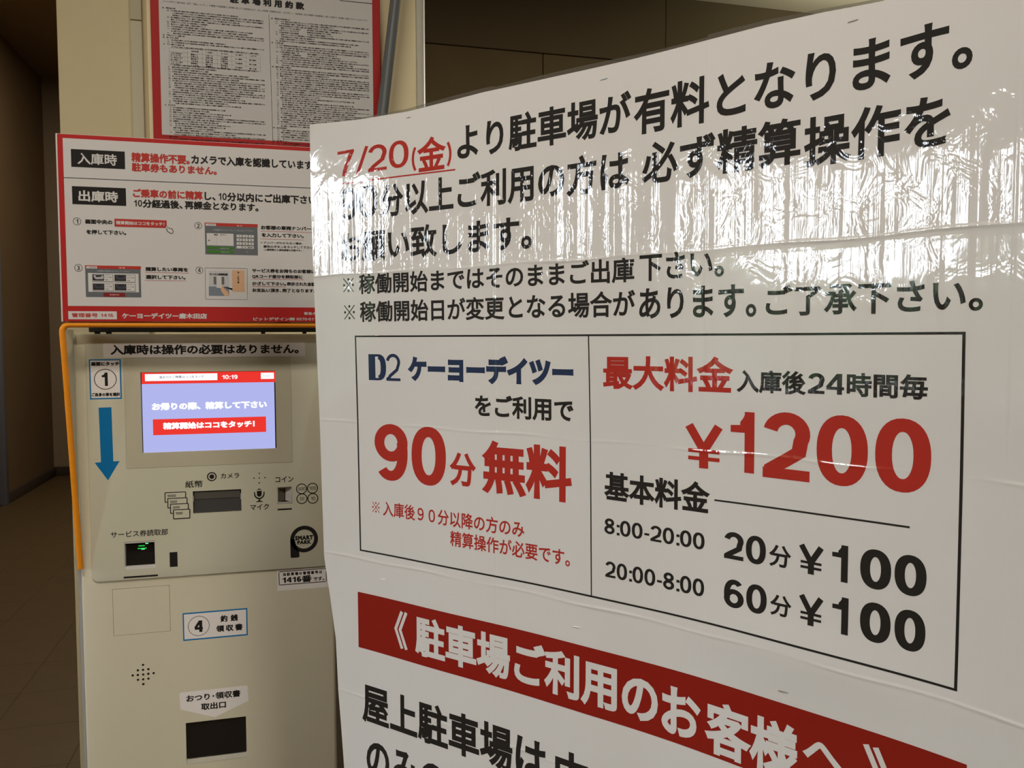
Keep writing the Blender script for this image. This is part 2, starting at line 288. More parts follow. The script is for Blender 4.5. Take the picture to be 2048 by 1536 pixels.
POSTER = [('7/20', 0.0, 'r', 123.5, 254.7, [(136.0, 1765.9, 1730.1),
 (241.2, 1763.1, 1723.6)]),
 ('(金)', 0.024, 'r', 260.0, 325.3, [(265.5, 1762.1, 1717.7),
 (320.0, 1761.7, 1718.3)]),
 ('より駐車場が', 0.026, 'k', 334.4, 582.8, [(428.9, 1771.4, 1724.9),
 (516.1, 1770.8, 1725.4)]),
 ('有料となります。', 0.026, 'k', 585.9, 920.3, [(610.5, 1769.7, 1721.3),
 (652.9, 1771.7, 1722.9),
 (884.9, 1764.6, 1717.3)]),
 ('90', 0.02, 'k', 127.3, 198.6, [(148.0, 1711.5, 1667.1),
 (186.4, 1711.6, 1666.4)]),
 ('分以上ご利用の方は', 0.026, 'k', 203.2, 581.0, [(223.5, 1707.8, 1661.0),
 (432.2, 1710.1, 1663.6),
 (515.1, 1709.7, 1665.2)]),
 ('必ず精算', 0.026, 'k', 596.7, 772.0, [(614.0, 1713.7, 1665.1),
 (753.8, 1707.4, 1665.8)]),
 ('操作を', 0.026, 'k', 775.3, 904.5, [(796.7, 1708.1, 1660.3),
 (841.7, 1706.9, 1660.4),
 (888.2, 1705.3, 1660.3)]),
 ('お願い致します。', 0.026, 'k', 128.5, 449.1, [(201.1, 1649.6, 1605.1),
 (291.0, 1648.4, 1605.7),
 (413.7, 1651.1, 1608.6)]),
 ('※稼働開始までは', 0.024, 'k', 131.8, 377.2, [(181.3, 1589.9, 1560.7),
 (363.2, 1589.8, 1562.5)]),
 ('そのままご出庫', 0.024, 'k', 380.6, 588.1, [(393.9, 1588.8, 1561.9),
 (542.8, 1590.4, 1560.7)]),
 ('下さい。', 0.024, 'k', 594.7, 694.6, [(603.9, 1590.8, 1562.1),
 (660.5, 1591.8, 1561.6)]),
 ('※稼働開始日が変更', 0.024, 'k', 132.7, 408.6, [(180.7, 1551.5, 1521.8),
 (395.1, 1553.4, 1524.2)]),
 ('となる場合が', 0.024, 'k', 414.6, 589.4, [(423.7, 1553.1, 1523.7),
 (577.4, 1553.8, 1522.8)]),
 ('あります。', 0.024, 'k', 594.3, 729.4, [(607.2, 1555.0, 1521.0),
 (703.4, 1553.3, 1520.6)]),
 ('ご了承下さい。', 0.024, 'k', 739.2, 933.2, [(782.4, 1550.8, 1520.8),
 (813.6, 1551.1, 1521.0),
 (911.2, 1550.5, 1521.7)]),
 ('D', 0.0, 'nD', 177.8, 209.9, [(192.2, 1478.8, 1442.7)]),
 ('2', 0.0, 'n2', 209.9, 235.2, [(223.2, 1479.6, 1442.5)]),
 ('ケーヨーデイツー', 0.062, 'n', 248.2, 506.5, [(265.0, 1479.4, 1442.8),
 (464.3, 1477.3, 1442.6)]),
 ('をご利用で', 0.03, 'k', 360.6, 506.6, [(369.7, 1430.8, 1400.8),
 (462.9, 1429.4, 1400.7),
 (493.9, 1428.4, 1399.8)]),
 ('90', 0.03, 'r', 185.8, 313.0, [(217.7, 1382.7, 1304.2),
 (285.1, 1383.4, 1304.4)]),
 ('分', 0.03, 'r', 319.2, 362.5, [(341.2, 1352.8, 1308.5)]),
 ('無料', 0.034, 'r', 371.6, 504.6, [(404.9, 1372.4, 1304.7),
 (473.8, 1371.6, 1303.8)]),
 ('※入庫後９０分以降の方のみ', 0.018, 'r', 179.9, 436.1, [(230.6, 1274.7, 1253.2),
 (347.4, 1275.2, 1254.0),
 (427.6, 1274.9, 1254.1)]),
 ('精算操作が必要です。', 0.018, 'r', 319.9, 502.6, [(328.6, 1248.6, 1228.5),
 (446.0, 1249.2, 1228.6),
 (480.6, 1249.6, 1228.5)]),
 ('最大料金', 0.03, 'r', 547.1, 705.3, [(565.8, 1480.7, 1442.6),
 (643.8, 1480.9, 1442.7),
 (686.3, 1480.9, 1442.3)]),
 ('入庫後', 0.03, 'k', 708.7, 781.4, [(719.8, 1467.8, 1444.4),
 (769.4, 1468.1, 1444.8)]),
 ('24', 0.0, 'k', 783.1, 817.9, [(790.8, 1466.2, 1446.8),
 (809.5, 1466.7, 1447.0)]),
 ('時間毎', 0.03, 'k', 820.3, 891.3, [(830.7, 1467.7, 1445.6),
 (880.2, 1467.7, 1446.0)]),
 ('¥', 0.0, 'r', 651.1, 693.7, [(672.3, 1410.3, 1363.0)]),
 ('1', 0.0, 'r1', 702.6, 728.5, [(720.4, 1425.3, 1363.3)]),
 ('2', 0.0, 'r1', 737.7, 786.1, [(761.7, 1427.3, 1361.3)]),
 ('0', 0.0, 'r1', 792.5, 840.8, [(816.4, 1427.9, 1361.6)]),
 ('0', 0.0, 'r1', 847.3, 895.2, [(870.9, 1428.6, 1362.7)]),
 ('基本料金', 0.031, 'k', 548.8, 680.1, [(563.6, 1348.5, 1315.7),
 (662.9, 1348.4, 1314.1)]),
 ('8:00-20:00', 0.0, 'k', 549.8, 674.4, [(555.3, 1294.7, 1277.1),
 (667.3, 1293.5, 1275.0)]),
 ('20:00-8:00', 0.0, 'k', 551.5, 674.5, [(558.3, 1245.7, 1227.1),
 (667.8, 1243.5, 1224.4)]),
 ('20', 0.0, 'k', 696.7, 742.7, [(707.3, 1300.3, 1271.7),
 (731.4, 1300.9, 1271.8)]),
 ('60', 0.0, 'k', 697.3, 744.6, [(708.5, 1250.6, 1221.6),
 (733.3, 1251.8, 1221.9)]),
 ('分', 0.024, 'k', 746.0, 769.3, [(757.8, 1295.4, 1273.1)]),
 ('分', 0.024, 'k', 748.1, 770.6, [(759.2, 1245.7, 1224.3)]),
 ('¥', 0.0, 'k', 777.0, 801.6, [(789.1, 1301.4, 1272.7)]),
 ('¥', 0.0, 'k', 778.0, 802.4, [(790.0, 1252.3, 1222.7)]),
 ('1', 0.0, 'k1', 809.8, 824.8, [(819.8, 1306.3, 1271.4)]),
 ('0', 0.0, 'k1', 836.1, 863.8, [(849.7, 1307.6, 1270.9)]),
 ('0', 0.0, 'k1', 866.7, 893.9, [(880.0, 1308.0, 1271.6)]),
 ('1', 0.0, 'k1', 811.0, 826.2, [(820.9, 1257.1, 1222.0)]),
 ('0', 0.0, 'k1', 837.0, 864.4, [(850.4, 1258.6, 1221.8)]),
 ('0', 0.0, 'k1', 867.8, 894.2, [(880.7, 1258.9, 1222.0)]),
 ('《', 0.02, 'w', 219.1, 243.8, [(231.7, 1125.0, 1071.5)]),
 ('駐車場ご利用', 0.034, 'w', 257.7, 567.7, [(282.2, 1127.3, 1070.1),
 (384.4, 1124.5, 1069.0),
 (543.8, 1124.5, 1065.2)]),
 ('の', 0.034, 'w', 574.0, 620.0, [(597.0, 1117.5, 1068.9)]),
 ('お', 0.034, 'w', 624.4, 672.0, [(648.3, 1119.4, 1065.9)]),
 ('客様', 0.034, 'w', 676.7, 781.1, [(701.0, 1117.6, 1060.3),
 (754.8, 1119.4, 1060.0)]),
 ('へ', 0.034, 'w', 784.2, 826.4, [(806.0, 1111.4, 1086.0)]),
 ('》', 0.02, 'w', 842.1, 869.3, [(855.7, 1125.2, 1070.5)]),
 ('屋上駐車場は', 0.03, 'k', 155.4, 471.2, [(182.1, 1009.5, 951.4),
 (288.9, 1010.7, 948.8),
 (342.6, 1007.2, 951.7),
 (396.7, 1006.1, 944.4)]),
 ('中', 0.03, 'k', 483.1, 529.4, [(506.5, 1004.5, 945.5)]),
 ('のみの', 0.03, 'k', 162.8, 308.1, [(185.9, 925.8, 870.5),
 (238.1, 928.9, 873.1),
 (292.7, 926.7, 867.3)])]
# ------------------------------------------------------------------ materials
def lin(c): return tuple(((v/255)/12.92 if v/255 <= .04045 else ((v/255+.055)/1.055)**2.4) for v in c)
MATS = {}
def mat(name, rgb, rough=.5, metal=0, spec=.5, coat=0, coat_rough=.05, emit=None, estr=1, grain=0, gscale=200, bump=0, bscale=300, alpha=1):
    m = bpy.data.materials.new(name); m.use_nodes = True; n = m.node_tree.nodes; L = m.node_tree.links; b = n['Principled BSDF']
    c = rgb if max(rgb) <= 1 else lin(rgb)
    b.inputs['Base Color'].default_value = (*c, 1); b.inputs['Roughness'].default_value = rough; b.inputs['Metallic'].default_value = metal
    b.inputs['Specular IOR Level'].default_value = spec; b.inputs['Coat Weight'].default_value = coat; b.inputs['Coat Roughness'].default_value = coat_rough
    if emit: b.inputs['Emission Color'].default_value = (*lin(emit), 1); b.inputs['Emission Strength'].default_value = estr
    if alpha < 1: b.inputs['Alpha'].default_value = alpha
    if grain or bump:
        tc = n.new('ShaderNodeTexCoord'); nt = n.new('ShaderNodeTexNoise'); nt.inputs['Scale'].default_value = gscale; nt.inputs['Detail'].default_value = 3
        L.new(tc.outputs['Object'], nt.inputs['Vector'])
        if grain:
            mx = n.new('ShaderNodeMix'); mx.data_type = 'RGBA'; L.new(nt.outputs['Fac'], mx.inputs['Factor'])
            mx.inputs[6].default_value = (*[v*(1-grain) for v in c], 1); mx.inputs[7].default_value = (*[min(1, v*(1+grain)) for v in c], 1); L.new(mx.outputs[2], b.inputs['Base Color'])
        if bump:
            nb = n.new('ShaderNodeTexNoise'); nb.inputs['Scale'].default_value = bscale; L.new(tc.outputs['Object'], nb.inputs['Vector'])
            bp = n.new('ShaderNodeBump'); bp.inputs['Distance'].default_value = bump; L.new(nb.outputs['Fac'], bp.inputs['Height']); L.new(bp.outputs['Normal'], b.inputs['Normal'])
    MATS[name] = m; return m
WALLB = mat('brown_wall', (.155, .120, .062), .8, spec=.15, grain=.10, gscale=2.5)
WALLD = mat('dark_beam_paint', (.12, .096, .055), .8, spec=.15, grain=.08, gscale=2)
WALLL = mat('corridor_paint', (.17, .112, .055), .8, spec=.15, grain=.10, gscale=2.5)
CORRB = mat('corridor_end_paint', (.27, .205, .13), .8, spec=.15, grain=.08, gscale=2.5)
SOFFIT = mat('brown_soffit', (.27, .20, .12), .8, spec=.15)
CREAMW = mat('cream_ceiling', (.70, .66, .50), .8, spec=.2)
FLOORM = mat('joint_dark', (.045, .034, .022), .9, spec=.1)
TILE = mat('brown_vinyl_tile', (.085, .054, .021), .5, spec=.25, grain=.12, gscale=9, bump=.0004, bscale=60)
BASEB = mat('dark_baseboard', (.06, .042, .03), .5, spec=.3)
DOORF = mat('blue_grey_frame', (.13, .13, .14), .5)
PILLAR = mat('cream_pillar_paint', (.60, .51, .305), .6, spec=.3, grain=.03, gscale=14, bump=.0002, bscale=220)
PANELC = mat('cream_panel_paint', (.84, .73, .45), .5, spec=.3, grain=.02, gscale=20)
ALU = mat('brushed_aluminium', (.47, .45, .36), .5, metal=.15, grain=.06, gscale=60)
MACH = mat('ivory_machine_paint', (.64, .60, .45), .42, spec=.35, grain=.02, gscale=40, bump=.00003, bscale=900)
PLATE = mat('light_ivory_plate', (.585, .57, .44), .33, spec=.4, grain=.015, gscale=30)
BEZEL = mat('beige_bezel', (.51, .475, .35), .4, spec=.35, grain=.02, gscale=40)
MGREY = mat('grey_side_metal', (.31, .30, .29), .45, spec=.3)
ORANGE = mat('orange_tube', (.83, .29, .012), .45, spec=.3, grain=.05, gscale=50)
GAPM = mat('panel_joint', (.05, .04, .022), .8, spec=.1)
DARKM = mat('dark_gap', (.02, .018, .014), .6)
STEEL = mat('bright_steel', (.60, .58, .56), .3, metal=.35)
STRIPM = mat('grey_beige_strip', (.50, .46, .32), .6, spec=.25)
STEELD = mat('dark_steel', (.17, .155, .125), .35, metal=.25)
BLACKG = mat('black_gloss', (.012, .011, .010), .16, spec=.5)
FLAPG = mat('smoked_flap', (.055, .055, .055), .15, spec=.5)
FLAPL = mat('smoked_flap_sheen', (.13, .125, .11), .18, spec=.5)  # lighter copy of the flap: its reflections are put into the colour
POLEG = mat('grey_pole_paint', (.125, .14, .135), .4, spec=.4)
POLED = mat('dark_pole_groove', (.085, .092, .09), .5)
SIGNR = mat('red_sign_face', (.42, .018, .016), .55, spec=.2)
SIGNE = mat('white_board_edge', (.62, .61, .57), .5)
GREEN = mat('green_led', (0, .2, .02), .4, emit=(30, 205, 80), estr=1.0)
GREENL = mat('green_led_core', (0, .3, .05), .4, emit=(120, 255, 160), estr=1.1)
DOORW = mat('grey_window_frame', (.30, .30, .30), .4, metal=.4)
GROUND = mat('asphalt', (.16, .16, .155), .9, spec=.1, grain=.2, gscale=4)
HEDGEM = mat('hedge_leaf', (.03, .05, .018), .7, spec=.2, grain=.5, gscale=20)
BARK = mat('bark', (.06, .045, .035), .9, spec=.1)
STANDM = mat('dark_stand_board', (.05, .038, .028), .6)
# print inks on matt boards and machine
INK = {'k': (.018, .016, .015), 'r': (.42, .028, .018), 'w': (.58, .565, .54), 'ws': (.80, .76, .72), 'g': (.12, .12, .12), 'sg': (.115, .125, .135), 'pk': (.80, .45, .42),
       'lg': (.36, .37, .38), 'gr': (.04, .17, .012), 'dk': (.03, .028, .026), 'dk2': (.045, .046, .06), 'lc': (.40, .40, .42), 'dr': (.20, .012, .012), 'ls': (.48, .48, .48),
       'bs': (.17, .20, .24), 'sk': (.62, .38, .22), 'bl': (.0, .165, .42), 'pp': (.585, .57, .44)}
for _k, _c in INK.items():
    mat('ink_'+_k, _c, .5, spec=.12 if _k in ('k', 'dk') else .3)
EMI = {'e_bg': (176, 182, 236), 'e_r': (236, 52, 44), 'e_w': (255, 255, 255), 'e_g': (120, 120, 140)}
for _k, _c in EMI.items():
    mat('lit_'+_k, (.01, .01, .01), .25, spec=.3, emit=_c, estr=1.0 if _k != 'e_w' else 1.25)
def ink(c):
    if c.startswith('e_'): return MATS['lit_'+c]
    if c in ('k1', 'k'): return MATS['ink_k']
    return MATS['ink_'+(c[:-1] if c[-1] in '1' and c[:-1] in INK else c)]

def laminated(name, rgb, rough=.55):
    """printed paper under a crinkled glossy film; the ripples sit in the film, so every ink shares them"""
    m = bpy.data.materials.new(name); m.use_nodes = True; n = m.node_tree.nodes; L = m.node_tree.links; b = n['Principled BSDF']
    b.inputs['Base Color'].default_value = (*rgb, 1); b.inputs['Roughness'].default_value = rough; b.inputs['Specular IOR Level'].default_value = 0.12
    b.inputs['Coat Weight'].default_value = 1.0; b.inputs['Coat IOR'].default_value = 1.62; b.inputs['Coat Roughness'].default_value = .045
    uv = n.new('ShaderNodeUVMap'); uv.uv_map = 'sheet'
    def noise(sx, sz, det, rough_=.5, dist=0.0):
        mp = n.new('ShaderNodeMapping'); mp.inputs['Scale'].default_value = (sx, sz, 1); L.new(uv.outputs[0], mp.inputs[0])
        t = n.new('ShaderNodeTexNoise'); t.noise_dimensions = '2D'; t.inputs['Scale'].default_value = 1; t.inputs['Detail'].default_value = det
        t.inputs['Roughness'].default_value = rough_; t.inputs['Distortion'].default_value = dist; L.new(mp.outputs[0], t.inputs['Vector']); return t.outputs['Fac']
    def math_(op, a, bb):
        q = n.new('ShaderNodeMath'); q.operation = op
        for i, v in enumerate((a, bb)):
            if isinstance(v, (int, float)): q.inputs[i].default_value = v
            else: L.new(v, q.inputs[i])
        return q.outputs[0]
    sep = n.new('ShaderNodeSeparateXYZ'); L.new(uv.outputs[0], sep.inputs[0])
    def ramp(x, pts):
        r = n.new('ShaderNodeFloatCurve'); c = r.mapping.curves[0]
        while len(c.points) < len(pts): c.points.new(.5, .5)
        for p, (a, v) in zip(c.points, pts): p.location = (a, v); p.handle_type = 'VECTOR'
        r.mapping.update(); L.new(x, r.inputs['Value']); return r.outputs[0]
    # zone where the film is puckered (upper two rows of sheets)
    zmask = ramp(math_('SUBTRACT', sep.outputs[1], 1.0), ((0, .05), (.30, .12), (.375, .35), (.385, .28), (.585, .42), (.595, 1.0), (.70, .9), (.74, .45), (.80, .15), (1, .1)))
    streak = noise(AMP['ss'], AMP['sz'], 1.0, .5, .15)      # long vertical ripples
    fine = noise(AMP['fs'], AMP['fz'], 2.0, .6, .4)
    crumple = noise(38, 30, 3.0, .6, .6)
    soft = noise(9, 11, 1.0)
    patch = ramp(noise(5.5, 5, 1.0), ((0, .15), (.42, .35), (.58, 1.0), (1, 1.0)))    # the film is puckered in patches
    h = math_('MULTIPLY', math_('MULTIPLY', streak, patch), AMP['streak']*1.25); h = math_('ADD', h, math_('MULTIPLY', fine, AMP['fine'])); h = math_('ADD', h, math_('MULTIPLY', crumple, AMP['crumple']))
    h = math_('MULTIPLY', h, zmask); h = math_('ADD', h, math_('MULTIPLY', soft, AMP['soft']))
    bp = n.new('ShaderNodeBump'); bp.inputs['Distance'].default_value = 1.0; bp.inputs['Strength'].default_value = 1.0; L.new(h, bp.inputs['Height'])
    L.new(bp.outputs['Normal'], b.inputs['Coat Normal'])
    bp2 = n.new('ShaderNodeBump'); bp2.inputs['Distance'].default_value = .25; L.new(h, bp2.inputs['Height']); L.new(bp2.outputs['Normal'], b.inputs['Normal'])
    MATS[name] = m; return m
AMP = dict(ss=52, sz=1.7, fs=190, fz=3, streak=.0015, fine=.00018, crumple=.0007, soft=.0010)
PAPER = laminated('laminated_white_paper', (.665, .65, .615))
POSTER_INK = {'k': laminated('laminated_black_ink', (.014, .013, .012)), 'r': laminated('laminated_red_ink', (.40, .024, .014)), 'b': laminated('laminated_banner_ink', (.245, .010, .004)), 'n': laminated('laminated_navy_ink', (.012, .028, .075)), 'w': PAPER}

# ------------------------------------------------------------------ object helpers
def tag(o, label=None, cat=None, group=None, kind=None):
    if label: o['label'] = label
    if cat: o['category'] = cat
    if group: o['group'] = group
    if kind: o['kind'] = kind
    return o
def link(name, me, parent=None, m=None):
    o = bpy.data.objects.new(name, me); COL.objects.link(o)
    if m is not None: me.materials.clear(); me.materials.append(m)
    if parent is not None: o.parent = parent; o.matrix_parent_inverse = parent.matrix_world.inverted()
    return o
def empty(name, loc, label, cat, group=None, kind=None):
    o = bpy.data.objects.new(name, None); COL.objects.link(o); o.location = loc; o.empty_display_size = .05
    o.matrix_world = Matrix.Translation(loc); return tag(o, label, cat, group, kind)
def mesh_tri(name, V, T, smooth=False):
    me = bpy.data.meshes.new(name); V = np.asarray(V, np.float32); T = np.asarray(T, np.int32)
    me.vertices.add(len(V)); me.vertices.foreach_set('co', V.ravel())
    me.loops.add(len(T)*3); me.loops.foreach_set('vertex_index', T.ravel())
    me.polygons.add(len(T)); me.polygons.foreach_set('loop_start', np.arange(0, len(T)*3, 3, dtype=np.int32))
    me.update(calc_edges=True); me.validate(); return me
def box_bm(x0, x1, y0, y1, z0, z1, bev=0, seg=2):
    bm = bmesh.new(); bmesh.ops.create_cube(bm, size=1)
    for v in bm.verts: v.co = ((x0+x1)/2+v.co.x*(x1-x0), (y0+y1)/2+v.co.y*(y1-y0), (z0+z1)/2+v.co.z*(z1-z0))
    if bev: bmesh.ops.bevel(bm, geom=bm.edges[:], offset=bev, segments=seg, profile=.5, affect='EDGES')
    return bm
def finish(bm, name, m, parent=None, smooth=False):
    me = bpy.data.meshes.new(name); bm.normal_update(); bm.to_mesh(me); bm.free()
    if smooth:
        for p in me.polygons: p.use_smooth = True
        me.set_sharp_from_angle(angle=math.radians(35))
    return link(name, me, parent, m)
def box(name, x0, x1, y0, y1, z0, z1, m, parent=None, bev=0, seg=2): return finish(box_bm(x0, x1, y0, y1, z0, z1, bev, seg), name, m, parent, bool(bev))
def struct(name, *a, **k): o = box(name, *a, **k); o['kind'] = 'structure'; return o
def rounded_slab(x0, x1, z0, z1, y0, y1, r, seg=6, edge=0):
    """slab facing -Y with rounded corners"""
    bm = bmesh.new(); pts = []
    for cx, cz, a0 in ((x1-r, z1-r, 0), (x0+r, z1-r, 90), (x0+r, z0+r, 180), (x1-r, z0+r, 270)):
        for i in range(seg+1):
            a = math.radians(a0+90*i/seg); pts.append((cx+r*math.cos(a), cz+r*math.sin(a)))
    f = [bm.verts.new((x, y0, z)) for x, z in pts]; k = [bm.verts.new((x, y1, z)) for x, z in pts]; n = len(pts)
    front = bm.faces.new(f); bm.faces.new(k[::-1])
    for i in range(n): bm.faces.new((f[i], k[i], k[(i+1) % n], f[(i+1) % n]))
    bmesh.ops.recalc_face_normals(bm, faces=bm.faces)
    if edge: bmesh.ops.bevel(bm, geom=list(front.edges), offset=edge, segments=2, profile=.5, affect='EDGES')
    return bm
def cut(o, boxes):
    """carve box-shaped pockets out of a solid mesh"""
    bm = bmesh.new()
    for b in boxes:
        t = box_bm(*b); me = bpy.data.meshes.new('t'); t.to_mesh(me); t.free(); bm.from_mesh(me); bpy.data.meshes.remove(me)
    me = bpy.data.meshes.new('cutter'); bm.to_mesh(me); bm.free(); c = bpy.data.objects.new('cutter', me); COL.objects.link(c)
    md = o.modifiers.new('b', 'BOOLEAN'); md.operation = 'DIFFERENCE'; md.object = c; md.solver = 'EXACT'; md.use_self = True
    bpy.context.view_layer.update(); dg = bpy.context.evaluated_depsgraph_get()
    new = bpy.data.meshes.new_from_object(o.evaluated_get(dg)); mats = list(o.data.materials); o.modifiers.clear(); o.data = new
    new.materials.clear()
    for m in mats: new.materials.append(m)
    for p in new.polygons: p.use_smooth = True; p.material_index = 0
    new.set_sharp_from_angle(angle=math.radians(30))
    bpy.data.objects.remove(c); return o
def tube_bm(path, r, seg=12, flat=1.0):
    bm = bmesh.new(); P = [Vector(p) for p in path]; rings = []; prev = None
    for i, p in enumerate(P):
        d = (P[min(i+1, len(P)-1)]-P[max(i-1, 0)]).normalized()
        if prev is None: a = d.orthogonal().normalized()
        else: a = (prev-d*prev.dot(d)).normalized()
        prev = a; b = d.cross(a)
        rings.append([bm.verts.new(p+a*r*math.cos(2*PI*k/seg)+b*r*math.sin(2*PI*k/seg)) for k in range(seg)])
    for i in range(len(rings)-1):
        for k in range(seg): bm.faces.new((rings[i][k], rings[i+1][k], rings[i+1][(k+1) % seg], rings[i][(k+1) % seg]))
    bm.faces.new(rings[0]); bm.faces.new(rings[-1][::-1]); bmesh.ops.recalc_face_normals(bm, faces=bm.faces); return bm

# ------------------------------------------------------------------ lettering engine (outlines of the built-in font, thickened; drawn numerals)
_GC = {}; _fc = bpy.data.curves.new('glyph', 'FONT'); _fo = bpy.data.objects.new('glyph', _fc); COL.objects.link(_fo)
_fc.size = 1.0; _fc.fill_mode = 'FRONT'
def skirt(V, T, r):
    """grow an outline by r: a thin rim along every open edge, sloping 20 microns back"""
    e = {}
    for a, b, c in T:
        for i, j in ((a, b), (b, c), (c, a)):
            if (j, i) in e: del e[(j, i)]
            else: e[(i, j)] = 1
    nrm = {}
    for (i, j) in e:
        d = V[j]-V[i]; L = math.hypot(d[0], d[1])
        if L < 1e-9: continue
        nn = (d[1]/L, -d[0]/L)
        nrm.setdefault(i, []).append(nn); nrm.setdefault(j, []).append(nn)
    V2 = [tuple(v) for v in V]; idx = {}; 
    for i, ns in nrm.items():
        mx = sum(q[0] for q in ns); my = sum(q[1] for q in ns); L = math.hypot(mx, my)
        if L < 1e-6: mx, my, L = ns[0][0], ns[0][1], 1
        mx /= L; my /= L; c = max(.45, mx*ns[0][0]+my*ns[0][1])
        idx[i] = len(V2); V2.append((V[i][0]+mx*r/c, V[i][1]+my*r/c, V[i][2]-2e-5))
    T2 = [tuple(t) for t in T]
    for (i, j) in e:
        if i in idx and j in idx: T2.append((i, idx[i], idx[j])); T2.append((i, idx[j], j))
    return np.array(V2), np.array(T2)
def font_glyph(ch, res):
    k = (ch, res)
    if k in _GC: return _GC[k]
    _fc.resolution_u = res; _fc.body = ch; bpy.context.view_layer.update(); dg = bpy.context.evaluated_depsgraph_get()
    me = bpy.data.meshes.new_from_object(_fo.evaluated_get(dg)); me.calc_loop_triangles()
    V = np.zeros(len(me.vertices)*3); me.vertices.foreach_get('co', V); V = V.reshape(-1, 3)
    T = np.zeros(len(me.loop_triangles)*3, np.int32); me.loop_triangles.foreach_get('vertices', T); T = T.reshape(-1, 3)
    if len(T):
        A = V[T[:, 0]]; B = V[T[:, 1]]; C = V[T[:, 2]]; cr = (B-A)[:, 0]*(C-A)[:, 1]-(B-A)[:, 1]*(C-A)[:, 0]
        T[cr < 0] = T[cr < 0][:, ::-1]; T = T[abs(cr) > 1e-9]
        key = {}; mp = np.zeros(len(V), int)
        for i, v in enumerate(V): mp[i] = key.setdefault((round(v[0], 5), round(v[1], 5)), i)
        T = mp[T]; T = T[(T[:, 0] != T[:, 1]) & (T[:, 1] != T[:, 2]) & (T[:, 0] != T[:, 2])]
    V[:, 2] = 0
    bpy.data.meshes.remove(me); _GC[k] = (V, T); return V, T
_adv = {}
def em():
    if 'em' not in _adv:
        xs = []
        for s in ('口', '口口'):
            _fc.body = s; bpy.context.view_layer.update(); dg = bpy.context.evaluated_depsgraph_get(); me = bpy.data.meshes.new_from_object(_fo.evaluated_get(dg))
            xs.append(max(v.co.x for v in me.vertices)); bpy.data.meshes.remove(me)
        _adv['em'] = xs[1]-xs[0]
    return _adv['em']
def ladv(ch):
    if ch not in _adv:
        xs = []
        for s in ('n', ch+'n'):
            _fc.body = s; bpy.context.view_layer.update(); dg = bpy.context.evaluated_depsgraph_get(); me = bpy.data.meshes.new_from_object(_fo.evaluated_get(dg))
            xs.append(max(v.co.x for v in me.vertices)); bpy.data.meshes.remove(me)
        _adv[ch] = xs[1]-xs[0]
    return _adv[ch]
def arc(cx, cy, rx, ry, a0, a1, n=18, p=2.0):
    o = []
    for i in range(n+1):
        a = math.radians(a0+(a1-a0)*i/n); c, s = math.cos(a), math.sin(a)
        o.append((cx+rx*math.copysign(abs(c)**(2/p), c), cy+ry*math.copysign(abs(s)**(2/p), s)))
    return o
def stroke(pts, w, closed=False, dz=0):
    n = len(pts); V = []; T = []
    for i in range(n):
        if closed: a, b = pts[(i-1) % n], pts[(i+1) % n]
        else: a, b = pts[max(i-1, 0)], pts[min(i+1, n-1)]
        p = pts[i]
        d1 = (p[0]-a[0], p[1]-a[1]); d2 = (b[0]-p[0], b[1]-p[1]); l1 = math.hypot(*d1) or 1; l2 = math.hypot(*d2) or 1
        if a == p: d1, l1 = d2, l2
        if b == p: d2, l2 = d1, l1
        t = (d1[0]/l1+d2[0]/l2, d1[1]/l1+d2[1]/l2); L = math.hypot(*t) or 1; t = (t[0]/L, t[1]/L)
        c = max(.5, t[0]*d1[0]/l1+t[1]*d1[1]/l1); nx, ny = -t[1]*w/2/c, t[0]*w/2/c
        V += [(p[0]-nx, p[1]-ny, dz), (p[0]+nx, p[1]+ny, dz)]
    for i in range(n if closed else n-1):
        a, b, c, d = 2*i, 2*((i+1) % n), 2*((i+1) % n)+1, 2*i+1
        T += [(a, b, c), (a, c, d)]
    return V, T
def polyfan(pts, dz=0): return [(x, y, dz) for x, y in pts], [(0, i, i+1) for i in range(1, len(pts)-1)]
